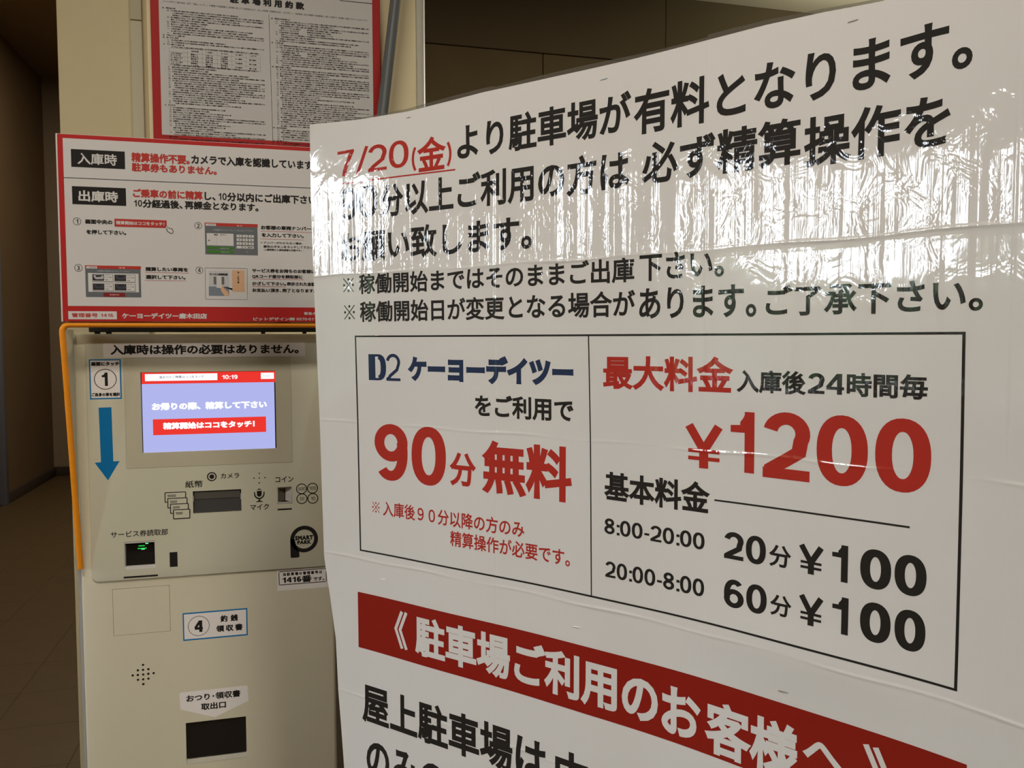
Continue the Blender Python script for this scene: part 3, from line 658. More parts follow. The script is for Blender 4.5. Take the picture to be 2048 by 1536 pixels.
def numeral(ch, w):
    k = ('num', ch, w)
    if k in _GC: return _GC[k]
    h = w/2; W_ = .6; P = []; vw = w*.86   # horizontal strokes a little thinner
    if ch == '0': P = [stroke(arc(.3, .5, .3-h, .5-h*.85, 0, 360-10, 35, 2.25), w, True)]
    elif ch == '1': P = [stroke([(.42, 0), (.42, 1)], w), polyfan([(.06, .655), (.42, .655), (.42, .655+vw*.85), (.06, .655+vw*.72)], 4e-6), polyfan([(.24, .655+vw*.6), (.42, .655+vw*.6), (.42, 1), (.42-h*.75, 1), (.42-h*1.25, .90), (.42-h*1.9, .83)], 8e-6)]
    elif ch == '2':
        a = arc(.3, .69, .3-h, .31-h*.9, 168, -28, 16); P = [stroke(a+[(.46, .42), (.30, .29), (.17, .19), (.11, vw*.9), (.10, vw*.5)], w), polyfan([(.0, 0), (.6, 0), (.6, vw), (.0, vw)], 4e-6), polyfan([(0, 0), (w, 0), (w, vw*1.6), (.02, vw*1.2)], 8e-6)]
    elif ch == '3': P = [stroke(arc(.28, .74, .24-h*.5, .26-h*.9, 165, -80, 14)+[(.26, .52)], w), stroke([(.26, .52)]+arc(.28, .28, .31-h, .28-h*.9, 85, -165, 16), w, dz=4e-6)]
    elif ch == '4': P = [stroke([(.46, 0), (.46, 1)], w), polyfan([(.0, .22), (.62, .22), (.62, .22+vw), (.0, .22+vw)], 4e-6), stroke([(.04, .22+vw*.7), (.42, .96)], w*.86, dz=8e-6)]
    elif ch == '5': P = [polyfan([(.10, 1-vw), (.56, 1-vw), (.56, 1), (.10, 1)]), stroke([(.12, .46), (.17, .97)], w*.9, dz=4e-6), stroke(arc(.28, .32, .31-h, .32-h*.9, 120, -160, 18), w, dz=8e-6)]
    elif ch in '69':
        r1 = stroke(arc(.3, .325, .3-h, .325-h*.85, 0, 345, 28), w, True); r2 = stroke(arc(.31, .5, .31-h, .5-h*.85, 48, 205, 18, 2.2), w, dz=4e-6); P = [r1, r2]
        if ch == '9': P = [([(.6-x, 1-y, z) for x, y, z in v], t) for v, t in P]
    elif ch == '7': P = [polyfan([(.02, 1-vw), (.58, 1-vw), (.58, 1), (.02, 1)]), stroke([(.24, 0), (.27, .22), (.36, .52), (.52, 1-vw*.5)], w, dz=4e-6)]
    elif ch == '8': P = [stroke(arc(.3, .745, .275-h, .255-h*.85, 0, 345, 26), w, True), stroke(arc(.3, .275, .3-h, .275-h*.85, 0, 345, 26), w, True, 4e-6)]
    elif ch == '¥': P = [stroke([(.36, 0), (.36, .46)], w*1.05), stroke([(.02, 1), (.36, .42)], w, dz=4e-6), stroke([(.70, 1), (.36, .42)], w, dz=8e-6), polyfan([(.0, .36), (.72, .36), (.72, .36+w*.45), (.0, .36+w*.45)], 12e-6), polyfan([(.0, .18), (.72, .18), (.72, .18+w*.45), (.0, .18+w*.45)], 16e-6)]
    elif ch == ':': P = [polyfan([(.05, .0), (.05+w, .0), (.05+w, w), (.05, w)]), polyfan([(.05, .52), (.05+w, .52), (.05+w, .52+w), (.05, .52+w)])]
    elif ch == '-': P = [polyfan([(.03, .30), (.30, .30), (.30, .30+vw), (.03, .30+vw)])]
    elif ch == '/': P = [stroke([(.02, -.02), (.34, 1.02)], w*.8)]
    elif ch == '(': P = [stroke(arc(.62, .42, .52, .66, 140, 220, 12), w*.85)]
    elif ch == ')': P = [stroke(arc(-.30, .42, .52, .66, 40, -40, 12), w*.85)]
    elif ch == 'D': P = [polyfan([(0, 0), (.24, 0), (.24, 1), (0, 1)]), stroke([(.2, .955), (.34, .955)]+arc(.34, .5, .235, .455, 90, -90, 18, 2.5)+[(.2, .045)], .09, dz=4e-6), stroke(arc(.34, .5, .17, .39, 88, -88, 14, 2.5), .16, dz=8e-6)]
    elif ch == '※':
        P = [stroke([(.14, .05), (1.0, .93)], .065), stroke([(.14, .93), (1.0, .05)], .065, dz=4e-6)]+[polyfan(arc(x, y, .085, .085, 0, 340, 14)) for x, y in ((.57, .86), (.57, .12), (.20, .49), (.94, .49))]
    V = []; T = []
    for v, t in P:
        n = len(V); V += list(v); T += [(a+n, b+n, c+n) for a, b, c in t]
    V = np.array(V, float); T = np.array(T)
    A = V[T[:, 0]]; B = V[T[:, 1]]; C = V[T[:, 2]]; cr = (B-A)[:, 0]*(C-A)[:, 1]-(B-A)[:, 1]*(C-A)[:, 0]
    T[cr < 0] = T[cr < 0][:, ::-1]; _GC[k] = (V, T); return V, T
NADV = {'※': 1.42, ':': .24, '-': .36, '/': .38, '(': .32, ')': .32, '¥': .76}
def layout(txt, weight, numw=.15, res=3):
    """returns verts (em units, ink box at 0..w, 0..h) and triangles"""
    VV = []; TT = []; x = 0; n = 0
    only_num = all(c in '0123456789:-/¥' for c in txt)
    for ch in txt:
        if ch == ' ': x += .35; continue
        if ch == '\u2009': x += .22; continue
        if ch in '0123456789:-/¥()※' or (ch == 'D' and numw == .44):
            V, T = numeral(ch, numw); V = V*np.array([.76, .76, 1]); adv = NADV.get(ch, .67)*.76
            if ch == '1' and only_num: adv = .62*.76
        else:
            wide = ord(ch) > 0x2000
            key = (ch, res, weight, 'b')
            if key not in _GC:
                V, T = font_glyph(ch, res)
                if weight > 0 and len(T): V, T = skirt(V, T, weight*em())
                _GC[key] = (V, T)
            V, T = _GC[key]
            if wide: V = V/np.array([em(), em(), 1]); adv = .62 if ch in '、' else (.5 if ch == '･' else 1.0)
            else: adv = ladv(ch)/em()+weight*1.2; V = V/np.array([em(), em(), 1])
        if len(T):
            q = V.copy(); q[:, 0] += x; VV.append(q); TT.append(np.asarray(T)+n); n += len(V)
        x += adv
    V = np.concatenate(VV); T = np.concatenate(TT); return V, T
def fit(V, x0, z0, x1, z1):
    V = np.asarray(V, float); a0, a1 = V[:, 0].min(), V[:, 0].max(); b0, b1 = V[:, 1].min(), V[:, 1].max()
    o = V.copy(); o[:, 0] = x0+(V[:, 0]-a0)*(x1-x0)/(a1-a0); o[:, 1] = z0+(V[:, 1]-b0)*(z1-z0)/max(b1-b0, 1e-6); return o
def flat_part(e, Y, parent, numw=.165, res=2, up=0):
    """one printed item on a plane facing the visitor; coordinates in millimetres"""
    name, kind, col, lay = e[:4]; a = e[4:]; off = Y-.00008-.00012*(lay+up)
    if kind == 't':
        txt, w, x0, z0, x1, z1 = a; nw = .24 if col == 'k1' or txt == '1416番' else numw
        if w >= .045: nw = max(nw, .19)
        if w == .01: nw = .12
        V, T = layout(txt, w, nw, res); V = fit(V, x0/1e3, z0/1e3, x1/1e3, z1/1e3)
    elif kind == 'q':
        x0, z0, x1, z1 = [v/1e3 for v in a]; V, T = polyfan([(x0, z0), (x1, z0), (x1, z1), (x0, z1)])
    elif kind == 'l':
        x0, z0, x1, z1, w = [v/1e3 for v in a]; V, T = stroke([(x0, z0), (x1, z1)], w)
    elif kind == 'o':
        x, z, r, w = [v/1e3 for v in a]
        if w: V, T = stroke(arc(x, z, r-w/2, r-w/2, 0, 350, 35), w, True)
        else: V, T = polyfan(arc(x, z, r, r, 0, 342, 19))
    elif kind == 'p':
        pts = [(x/1e3, z/1e3) for x, z in a[0]]
        bm = bmesh.new(); f = bm.faces.new([bm.verts.new((x, z, 0)) for x, z in pts]); bmesh.ops.triangulate(bm, faces=[f]); bm.verts.index_update()
        V = [tuple(v.co) for v in bm.verts]; T = [tuple(v.index for v in g.verts) for g in bm.faces]; bm.free()
    V = np.array(V, float); T = np.array(T); A = V[T[:, 0]]; B = V[T[:, 1]]; C = V[T[:, 2]]; cr = (B-A)[:, 0]*(C-A)[:, 1]-(B-A)[:, 1]*(C-A)[:, 0]; T[cr < 0] = T[cr < 0][:, ::-1]
    P = np.stack([V[:, 0], off-V[:, 2], V[:, 1]], 1)
    return link(name, mesh_tri(name, P, T), parent, ink(col))

# ------------------------------------------------------------------ the hall (setting)
ZC = 4.35
floor = struct('floor', -2.7, 6.2, -4.2, 10.3, -.12, -.003, FLOORM)
tile_me = None
def tile_mesh():
    bm = box_bm(-.1744, .1744, -.1744, .1744, -.003, 0, .0006, 1); me = bpy.data.meshes.new('floor_tile'); bm.to_mesh(me); bm.free(); me.materials.append(TILE); return me
tile_me = tile_mesh(); NT = 0
for i in range(-7, 3):
    for j in range(0, 29):
        x = -.955+.35*i; y = .20+.35*j
        if x < -2.6 or x > .3 or y > 10.1: continue
        o = bpy.data.objects.new('floor_tile', tile_me); COL.objects.link(o); o.location = (x, y, 0); o.parent = floor; NT += 1
for a in ((-2.7, -.1, -4.2, .02), (.27, 6.2, -4.2, 10.3), (-.1, .27, -4.2, .02), (-2.7, .27, 10.18, 10.3)):
    o = box('floor_covering', a[0], a[1], a[2], a[3], -.003, 0, TILE, floor)
struct('ceiling', -2.7, 6.2, -4.2, 10.3, ZC, ZC+.1, CREAMW)
struct('trim_1', -2.53, .3, 2.6, 10.1, ZC-.03, ZC, SOFFIT)                 # dark soffit over the corridor
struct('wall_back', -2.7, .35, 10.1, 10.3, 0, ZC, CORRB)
struct('wall_middle', .25, .40, 6.5, 10.1, 0, ZC, WALLL)
wr = struct('wall_rear', .25, 6.2, 6.62, 6.75, 0, ZC, GAPM)
for x0, x1 in ((.25, 2.019), (2.025, 4.0), (4.006, 6.1)): box('wall_panel', x0, x1, 6.55, 6.62, 0, 3.80, WALLB, wr, .003, 1)
bm_ = struct('trim_2', .25, 6.2, 6.56, 6.62, 3.80, ZC, GAPM)
for x0, x1 in ((.25, 3.090), (3.094, 6.1)): box('beam_panel', x0, x1, 6.53, 6.56, 3.80, ZC, WALLD, bm_, .003, 1)
struct('wall_right', 6.1, 6.3, -4.2, 6.6, 0, ZC, WALLB)
struct('wall_front', -2.7, 6.2, -4.3, -4.1, 0, ZC, WALLB)
# left wall with a glazed shop front beside the visitor
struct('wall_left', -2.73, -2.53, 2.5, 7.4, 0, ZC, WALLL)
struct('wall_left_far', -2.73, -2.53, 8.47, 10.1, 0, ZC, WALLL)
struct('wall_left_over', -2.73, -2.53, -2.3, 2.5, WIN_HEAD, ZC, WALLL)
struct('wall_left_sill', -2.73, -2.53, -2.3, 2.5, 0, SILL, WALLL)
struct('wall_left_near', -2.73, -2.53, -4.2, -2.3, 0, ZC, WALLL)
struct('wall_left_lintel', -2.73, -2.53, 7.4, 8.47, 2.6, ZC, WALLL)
dr = struct('door_1', -2.70, -2.62, 7.45, 8.42, 0, 2.55, DOORF, bev=.004)
box('door_frame', -2.66, -2.50, 8.40, 8.475, 0, 2.6, DOORF, dr, .004); box('door_frame', -2.66, -2.50, 7.395, 7.46, 0, 2.6, DOORF, dr, .004); box('door_frame', -2.66, -2.50, 7.46, 8.40, 2.54, 2.6, DOORF, dr, .004)
struct('baseboard_left', -2.53, -2.505, 8.48, 10.1, 0, .10, BASEB, bev=.003)
struct('baseboard_back', -2.505, .25, 10.075, 10.1, 0, .10, BASEB, bev=.003)
wf = struct('window_1', -2.68, -2.58, -2.3, 2.5, WIN_HEAD-.06, WIN_HEAD, DOORW)
for y in MULL: box('mullion', -2.68, -2.60, y-.03, y+.03, SILL, WIN_HEAD-.06, DOORW, wf, .004, 1)
box('transom', -2.67, -2.61, -2.3, 2.5, SILL, SILL+.06, DOORW, wf, .004, 1)
for y0, y1 in ((-2.3, -1.1), (-.80, .10), (.44, 1.26), (1.64, 2.5)): box('pier', -2.73, -2.53, y0, y1, SILL, WIN_HEAD, WALLL, wf)
struct('ground_outside', -40, -2.73, -30, 30, -.1, -.02, GROUND)

# ------------------------------------------------------------------ pillar and notice panel behind the machine
struct('wall_pillar', -.4955, -.30, 2.115, 2.6, 0, ZC, PILLAR, bev=.004)
pn = empty('notice_panel', (0, 2.10, 0), 'cream wall panel edged with aluminium strips behind the red-bordered terms board', 'panel')
box('panel_sheet', -.3035, .3172, 2.100, 2.112, .95, 3.2, PANELC, pn)
for z0, z1 in ((0, 2.2293), (2.2305, 3.2)): box('edge_strip', -.3400, -.3140, 2.098, 2.113, z0, z1, STRIPM, pn, .003)
s = box('edge_strip', .3172, .3385, 2.092, 2.113, 0, 3.2, ALU, pn, .002); box('strip_lip', .3190, .3200, 2.0912, 2.093, 0, 3.2, STRIPM, s); box('strip_lip', .3345, .3385, 2.0900, 2.0922, 0, 3.2, STEEL, s, .0006, 1)

bd = empty('terms_board', (-.03, 2.085, 1.95), 'red-bordered white board of small parking terms hung on the cream panel', 'notice board')
box('board_backing', -.2925, .2265, 2.0765, 2.0905, 1.9475, 2.40, SIGNR, bd, .001, 1)
for e in DATA['board']:
    flat_part(e, 2.0765, bd, res=3 if e[1] == 't' and e[5] > .02 else 1)
TERMS = '当駐車場は二十四時間利用できます駐車料金は利用時間に応じて計算し出庫の前に精算機でお支払い下さい場内での事故や盗難等については一切の責任を負いません車両の高さ幅及び長さが制限を超える場合は入庫できません当約款に定めのない事項は法令の規定に従うものとします不正に利用した場合は規定の料金を請求します引き続き駐車する時は管理者に連絡して承諾を得るものとし無断で放置した車両は移動することがあります'
def tiny_rows(rows, name):
    VV = []; TT = []; n = 0; k = 0
    for (x, z, length, wgt) in rows:
        cnt = max(2, int(length/.0034)); s = ''.join(TERMS[(k+i) % len(TERMS)] for i in range(cnt)); k += cnt*7+3
        V, T = layout(s, wgt, .15, 1); V = fit(V, x, z-.0037, x+length, z)
        VV.append(V); TT.append(T+n); n += len(V)
    V = np.concatenate(VV); T = np.concatenate(TT); P = np.stack([V[:, 0], 2.0762-V[:, 2], V[:, 1]], 1)
    o = link(name, mesh_tri(name, P, T), bd, MATS['ink_k']); o['kind'] = 'stuff'; return o
rr = random.Random(3); PITCH = .00507
def column(x0, x1, ztop, zbot, heads, gap=None, boxes=()):
    rows = []; z = ztop; ind = .010
    while z > zbot:
        if any(abs(z-h) < PITCH*.55 for h in heads): rows.append((x0, z, .004, .02)); rows.append((x0+.008, z, rr.uniform(.014, .04), .03)); z -= PITCH; continue
        if gap and gap[0] > z-PITCH*.5 > gap[1]: z -= PITCH; continue
        full = rr.random() < .45; start = x0+.012+(.010 if rr.random() < .3 else .006)
        rows.append((x0+.010, z, .0045, .0)) if rr.random() < .75 else None
        ln = (x1-start) if full else (x1-start)*rr.uniform(.35, .95)
        hole = [b for b in boxes if b[0] > z > b[1]]
        if hole: rows.append((start, z, .045, .03)); rows.append((x0+.082, z, rr.uniform(.05, .085), .03))
        else: rows.append((start, z, ln, .03))
        z -= PITCH
    return rows
tiny_rows(column(-.2672, -.0455, 2.2574, 1.962, (2.2574, 2.194, 2.1752, 2.0395, 1.9705), (2.1665, 2.1300)), 'small_print')
tiny_rows(column(-.0285, .1985, 2.2560, 1.953, (2.2560, 2.200, 2.1453, 2.0012, 1.9722), None, ((2.2380, 2.2250), (2.1830, 2.1700))), 'small_print')
tab = []
for z in (2.1667, 2.1585, 2.1485, 2.1390, 2.1290): tab.append(('table_line', 'l', 'g', 1, -254.5, z*1000, -54.5, z*1000, .35))
cx_ = (-.2545, -.2150, -.1830, -.1500, -.1180, -.0865, -.0545)
for x in cx_: tab.append(('table_line', 'l', 'g', 1, x*1000, 2166.7, x*1000, 2129.0, .35))
for e in tab: flat_part(e, 2.0765, bd)
rows = [(cx_[i]+.008, 2.1648, .016, .02) for i in range(1, 6)]
for j, z in enumerate((2.1573, 2.1475, 2.1378)):
    rows += [(cx_[0]+.003, z, .026, .01), (cx_[0]+.003, z-.0045, .022, .01)]
    for i in range(1, 6):
        rows.append((cx_[i]+.007, z-(.002 if i > 3 else 0), .016, .03))
        if i <= 3: rows.append((cx_[i]+.007, z-.0045, .016, .03))
tiny_rows(rows, 'table_entries')

# slanting grey pole between panel and machine
pl = empty('leaning_pole', (-.035, 2.03, 0), 'slanting grey ribbed pole leaning across the red-bordered terms board', 'pole')
p0 = Vector((-.033, 2.02, 0)); p1 = Vector((.335, 2.048, 2.9))
def pole_strand(dx, dy, r, m, name): return finish(tube_bm([p0+Vector((dx, dy, 0)), p1+Vector((dx, dy, 0))], r, 14), name, m, pl, True)
pole_strand(0, 0, .0128, POLEG, 'pole_tube')
for dx in (-.0045, .0062): pole_strand(dx, -.0124+abs(dx)*.35, .0014 if dx else .001, POLED, 'pole_rib')
finish(tube_bm([p0, p0+(p1-p0).normalized()*.05], .0165, 14), 'pole_foot', POLED, pl, True)

# ------------------------------------------------------------------ payment machine
mc = empty('payment_machine', (-.15, 1.85, 0), 'ivory parking payment machine with lit touch screen and coin slot', 'payment machine')
box('machine_body', -.3945, .0815, 1.712, 1.975, 0, 1.508, MGREY, mc, .003)
box('machine_plinth', -.3955, .0825, 1.706, 1.98, 0, .06, STEELD, mc, .002)
X0, X1 = -.3865, .0795
door = finish(box_bm(X0, X1, 1.6995, 1.7115, .065, 1.5105, .0045, 4), 'front_door', MACH, mc, True)
plate = finish(rounded_slab(-.3665, .072, 1.0420, 1.4985, 1.6960, 1.6995, .011, 6, .0008), 'upper_plate', PLATE, mc, True)
AP = (-.3330, -.2315, .9350, 1.0255); g = .0007
cut(door, [(-.273, -.0277, 1.69, 1.7105, 1.2845, 1.438), (-.1850, -.096, 1.69, 1.7105, 1.163, 1.2065), (-.0285, .0005, 1.69, 1.7105, 1.1735, 1.207), (-.310, -.2545, 1.69, 1.7105, 1.0615, 1.1155),
           (-.2085, -.096, 1.69, 1.7105, .6655, .749),
           (AP[0], AP[1], 1.69, 1.7015, AP[3]-g, AP[3]), (AP[0], AP[1], 1.69, 1.7015, AP[2], AP[2]+g), (AP[0], AP[0]+g, 1.69, 1.7016, AP[2]-.0001, AP[3]+.0001), (AP[1]-g, AP[1], 1.69, 1.7016, AP[2]-.0001, AP[3]+.0001)])
cut(plate, [(-.3015, .0025, 1.69, 1.6970, 1.2555, 1.4655), (-.273, -.0277, 1.69, 1.71, 1.2845, 1.438), (-.1850, -.096, 1.69, 1.71, 1.163, 1.2065), (-.0285, .0005, 1.69, 1.71, 1.1735, 1.207), (-.310, -.2545, 1.69, 1.71, 1.0615, 1.1155)])
bz = finish(rounded_slab(-.3009, .0019, 1.2561, 1.4649, 1.6960, 1.69695, .001, 2), 'screen_bezel', BEZEL, mc)
cut(bz, [(-.273, -.0277, 1.69, 1.71, 1.2845, 1.438)])
# touch screen
scr = box('touch_screen', -.2729, -.0278, 1.7015, 1.7105, 1.2846, 1.4379, BLACKG, mc, .0005, 1)
scr['label'] = 'lit lavender touch screen with red header bar'
for e in DATA['screen']: flat_part(e, 1.7014, scr, res=2)
# banknote slot
bs = box('banknote_slot', -.1850, -.096, 1.7095, 1.7110, 1.163, 1.2065, DARKM, mc)
b_ = bmesh.new()
def wedge(name, x0, x1, z0, z1, y0, y1, m, par, back=1.7108):
    bm = bmesh.new(); v = [bm.verts.new(p) for p in ((x0, y0, z0), (x1, y0, z0), (x1, y1, z1), (x0, y1, z1), (x0, back, z0), (x1, back, z0), (x1, back, z1), (x0, back, z1))]
    for f in ((0, 1, 2, 3), (4, 7, 6, 5), (0, 4, 5, 1), (3, 2, 6, 7), (0, 3, 7, 4), (1, 5, 6, 2)): bm.faces.new([v[i] for i in f])
    bmesh.ops.recalc_face_normals(bm, faces=bm.faces); bmesh.ops.bevel(bm, geom=bm.edges[:], offset=.0005, segments=1, affect='EDGES'); return finish(bm, name, m, par)
wedge('slot_flap', -.1843, -.0967, 1.1637, 1.1885, 1.7000, 1.7040, FLAPG, bs)
wedge('slot_hood', -.1828, -.0982, 1.1890, 1.2040, 1.7035, 1.6985, FLAPL, bs)
box('slot_hinge', -.1847, -.1835, 1.6985, 1.705, 1.186, 1.197, STEEL, bs); box('slot_hinge', -.0975, -.0963, 1.6985, 1.705, 1.186, 1.197, STEEL, bs)
# coin slot: two slanting cheeks meeting at a slit
cs = box('coin_slot', -.0285, .0005, 1.7095, 1.7110, 1.1735, 1.207, DARKM, mc)
def cheek(name, xa, ya, xb, yb, m):
    bm = bmesh.new(); z0, z1 = 1.1765, 1.2045
    v = [bm.verts.new(p) for p in ((xa, ya, z0), (xb, yb, z0+.002), (xb, yb, z1-.002), (xa, ya, z1), (xa, 1.7095, z0), (xb, 1.7095, z0+.002), (xb, 1.7095, z1-.002), (xa, 1.7095, z1))]
    for f in ((0, 1, 2, 3), (4, 7, 6, 5), (0, 4, 5, 1), (3, 2, 6, 7), (0, 3, 7, 4), (1, 5, 6, 2)): bm.faces.new([v[i] for i in f])
    bmesh.ops.recalc_face_normals(bm, faces=bm.faces); return finish(bm, name, m, cs)
cheek('coin_cheek', -.0262, 1.6985, -.0145, 1.7045, STEELD); cheek('coin_cheek', -.0014, 1.6985, -.0128, 1.7045, STEEL)  # same metal, left dark and right bright: shade and light painted in
for a in ((-.0285, .0005, 1.6955, 1.7000, 1.2045, 1.207), (-.0285, .0005, 1.6955, 1.7000, 1.1735, 1.1765), (-.0285, -.0262, 1.6955, 1.7000, 1.1735, 1.207), (-.0014, .0005, 1.6955, 1.7000, 1.1735, 1.207)):
    box('coin_frame', *a, STEEL if a[4] < 1.18 else STEELD, cs, .0008)
# ticket reader
rd = box('ticket_reader', -.310, -.2545, 1.7095, 1.7110, 1.0615, 1.1155, BLACKG, mc)
for a in ((-.310, -.2545, 1.6970, 1.7095, 1.1120, 1.1155), (-.310, -.2545, 1.6970, 1.7095, 1.0615, 1.0675), (-.310, -.3085, 1.6970, 1.7095, 1.0675, 1.1120), (-.2560, -.2545, 1.6970, 1.7095, 1.0675, 1.1120)):
    box('reader_frame', *a, SIGNE, rd, .0004, 1)
wedge('reader_window', -.3080, -.2565, 1.0680, 1.0900, 1.7035, 1.7080, BLACKG, rd, 1.7095)
for i, (x, z, w, m) in enumerate(((-.2810, 1.1035, .011, GREEN), (-.2800, 1.0985, .016, GREEN), (-.2785, 1.0970, .006, GREENL), (-.2715, 1.1075, .005, GREENL))):
    box('green_lamp', x-w/2, x+w/2, 1.7085, 1.7092, z-.0008, z+.0008, m, rd)
# coin and receipt tray
tr = box('outlet_tray', -.2085, -.096, 1.7095, 1.7110, .6655, .749, BLACKG, mc)
wedge('tray_flap', -.2070, -.0975, .6765, .7480, 1.7015, 1.7040, BLACKG, tr)
wedge('tray_lip', -.2085, -.0960, .6655, .6745, 1.6990, 1.7020, ALU, tr)
# stickers and print
def group_on(key, sheet_name, Y, parent, label=None, res=2):
    first = None
    for e in DATA[key]:
        if first is None: e = [sheet_name]+list(e[1:]); first = flat_part(e, Y, parent, res=res)
        else: flat_part(e, Y, first, res=res)
    if label: first['label'] = label
    return first
group_on('top_sticker', 'title_sticker', 1.6960, mc, 'long white sticker above the screen')
group_on('touch_sticker', 'step_sticker', 1.6960, mc, 'blue-edged white sticker with a circled 1')
group_on('blue_arrow', 'arrow_sticker', 1.6960, mc, 'blue arrow sticker pointing down')
for e in DATA['panel_print']: flat_part(e, 1.6960, mc, res=2)
group_on('logo', 'park_emblem', 1.6960, mc, 'black round P-shaped emblem')
group_on('number_sticker', 'number_sticker', 1.6995, mc, 'small white sticker reading 1416')
group_on('change_sticker', 'step_sticker', 1.6995, mc, 'blue-edged white sticker with a circled 4')
group_on('outlet_label', 'outlet_label', 1.6995, mc, 'white label pointing down to the tray')
for e in DATA['speaker']: flat_part(e, 1.6995, mc)
# hood: two cheeks and an orange tube hoop
def hy(z): return 1.631+(1.692-1.631)*(1.5269-z)/(1.5269-1.072)
def side_cheek(x):
    bm = bmesh.new(); pts = [(hy(1.518), 1.518), (1.7005, 1.518), (1.7005, 1.074), (hy(1.074)+.001, 1.074)]
    a = [bm.verts.new((x-.001, y, z)) for y, z in pts]; b = [bm.verts.new((x+.001, y, z)) for y, z in pts]
    bm.faces.new(a); bm.faces.new(b[::-1])
    for i in range(4): bm.faces.new((a[i], b[i], b[(i+1) % 4], a[(i+1) % 4]))
    bmesh.ops.recalc_face_normals(bm, faces=bm.faces); return finish(bm, 'hood_cheek', MACH, mc)
side_cheek(-.3868); side_cheek(.0825)
xl, xr, zt, rr_ = -.3885, .0845, 1.5267, .012
path = [(xl+.0035, hy(1.0715)+.0, 1.0715)]+[(xl+.0035*(1-t), hy(1.0715+(zt-rr_-1.0715)*t), 1.0715+(zt-rr_-1.0715)*t) for t in (.15, .3, .5, .7, .85)]
path += [(xl+rr_-rr_*math.cos(a), 1.631, zt-rr_+rr_*math.sin(a)) for a in [math.radians(q) for q in (0, 22, 45, 67, 90)]]
path += [(xr-rr_+rr_*math.sin(a), 1.631, zt-rr_+rr_*math.cos(a)) for a in [math.radians(q) for q in (0, 22, 45, 67, 90)]]
path += [(xr, hy(zt-rr_-(zt-rr_-1.0715)*t), zt-rr_-(zt-rr_-1.0715)*t) for t in (.2, .5, .8, 1)]
finish(tube_bm(path, .0052, 14), 'orange_hoop', ORANGE, mc, True)['label'] = 'orange tube edging the hood'
# sign bracket on the machine top
box('sign_bracket', -.3650, .08, 1.722, 1.742, 1.5140, 1.5235, DARKM, mc, .001, 1)
for x in (-.352, -.332, -.05, .03): box('bracket_peg', x-.004, x+.004, 1.726, 1.738, 1.507, 1.515, DARKM, mc)

# ------------------------------------------------------------------ instruction sign above the machine
sg = empty('instruction_sign', (-.15, 1.627, 1.532), 'red-bordered white instruction sign with pictures standing above the ivory machine', 'sign')
box('sign_board', -.3850, .098, 1.6232, 1.6300, 1.5320, 1.8588, SIGNR, sg, .0006, 1)
box('sign_backing', -.3882, .1010, 1.6270, 1.6305, 1.5320, 1.8600, SIGNE, sg)
for x in (-.29, -.01): box('sign_stay', x-.01, x+.01, 1.6303, 1.742, 1.5345, 1.5400, DARKM, sg); box('sign_stay', x-.01, x+.01, 1.737, 1.742, 1.5238, 1.5400, DARKM, sg)
for e in DATA['sign']: flat_part(e, 1.6232, sg, res=2, up=0 if e[0] == 'white_field' else 1)

# ------------------------------------------------------------------ large laminated poster, taped together from A4 sheets
CX = [-0.106361, 0.165624, -0.153115, 0.004808, 0.678552, -0.013136]; CY = [-0.002736, -0.021111, -0.011352, -0.036048, -0.72976, 1.299683]
DX = np.polyder(CX); DY = np.polyder(CY)
SEAM_S = (.393, .674, .955); SEAM_Z = (1.591, 1.382, 1.187, .985)
def disp(s, z):
    """how far the sheet stands off its mean surface: sheet rows lean, seams and folds make ridges"""
    d = np.interp(z, [.585, .785, .985, 1.187, 1.382, 1.591, 1.81], TILT)
    d = d+.0010*np.sin(s*13+z*3.0)+.0007*np.sin(s*27+1.3-z*7)
    for zz, a in zip(SEAM_Z, (.0006, .0004, .0005, .0004)): d = d+a*(.55+.45*np.sin(s*31+zz*90)*np.sin(s*13.7+zz*40))*np.exp(-((z-zz+.001*np.sin(s*40))/.0016)**2)
    for ss in SEAM_S: d = d+.0002*np.exp(-((s-ss)/.0012)**2)
    d = d+.0020*np.exp(-((z-1.187)/.030)**2-((s-.78)/.12)**2)         # bulge by the open seam at the lower right
    return d
def place(s, z, off=0):
    s = np.asarray(s, float); z = np.asarray(z, float); tx = np.polyval(DX, s); ty = np.polyval(DY, s); L = np.hypot(tx, ty); nx, ny = ty/L, -tx/L
    d = disp(s, z)+off; return np.stack([np.polyval(CX, s)+nx*d, np.polyval(CY, s)+ny*d, z], 1)
def normals(s, z):
    h = .0004; a = place(s+h, z)-place(s-h, z); b = place(s, z+h)-place(s, z-h); n = np.cross(a, b); n = n/np.linalg.norm(n, axis=1)[:, None]; return n
def lines_s(a, b):
    L = set(np.arange(.125, 1.16, .009).round(4))
    for q in SEAM_S: L = {v for v in L if abs(v-q) > .004} | {q-.003, q-.0012, q, q+.0012, q+.003}
    return sorted(v for v in L if a < v < b)
def lines_z(a, b):
    L = set(np.arange(.585, 1.82, .014).round(4))
    for q in SEAM_Z: L = {v for v in L if abs(v-q) > .006} | {q-.004, q-.0022, q-.001, q, q+.001, q+.0022, q+.004}
    return sorted(v for v in L if a < v < b)
def dress(me, s, z):
    """uv in metres on the sheet and analytic normals, shared by paper and ink"""
    uv = me.uv_layers.new(name='sheet'); li = np.zeros(len(me.loops), np.int32); me.loops.foreach_get('vertex_index', li)
    uv.data.foreach_set('uv', np.stack([s[li], z[li]], 1).astype(np.float32).ravel())
    for p in me.polygons: p.use_smooth = True
    me.normals_split_custom_set_from_vertices([tuple(v) for v in normals(s, z)])
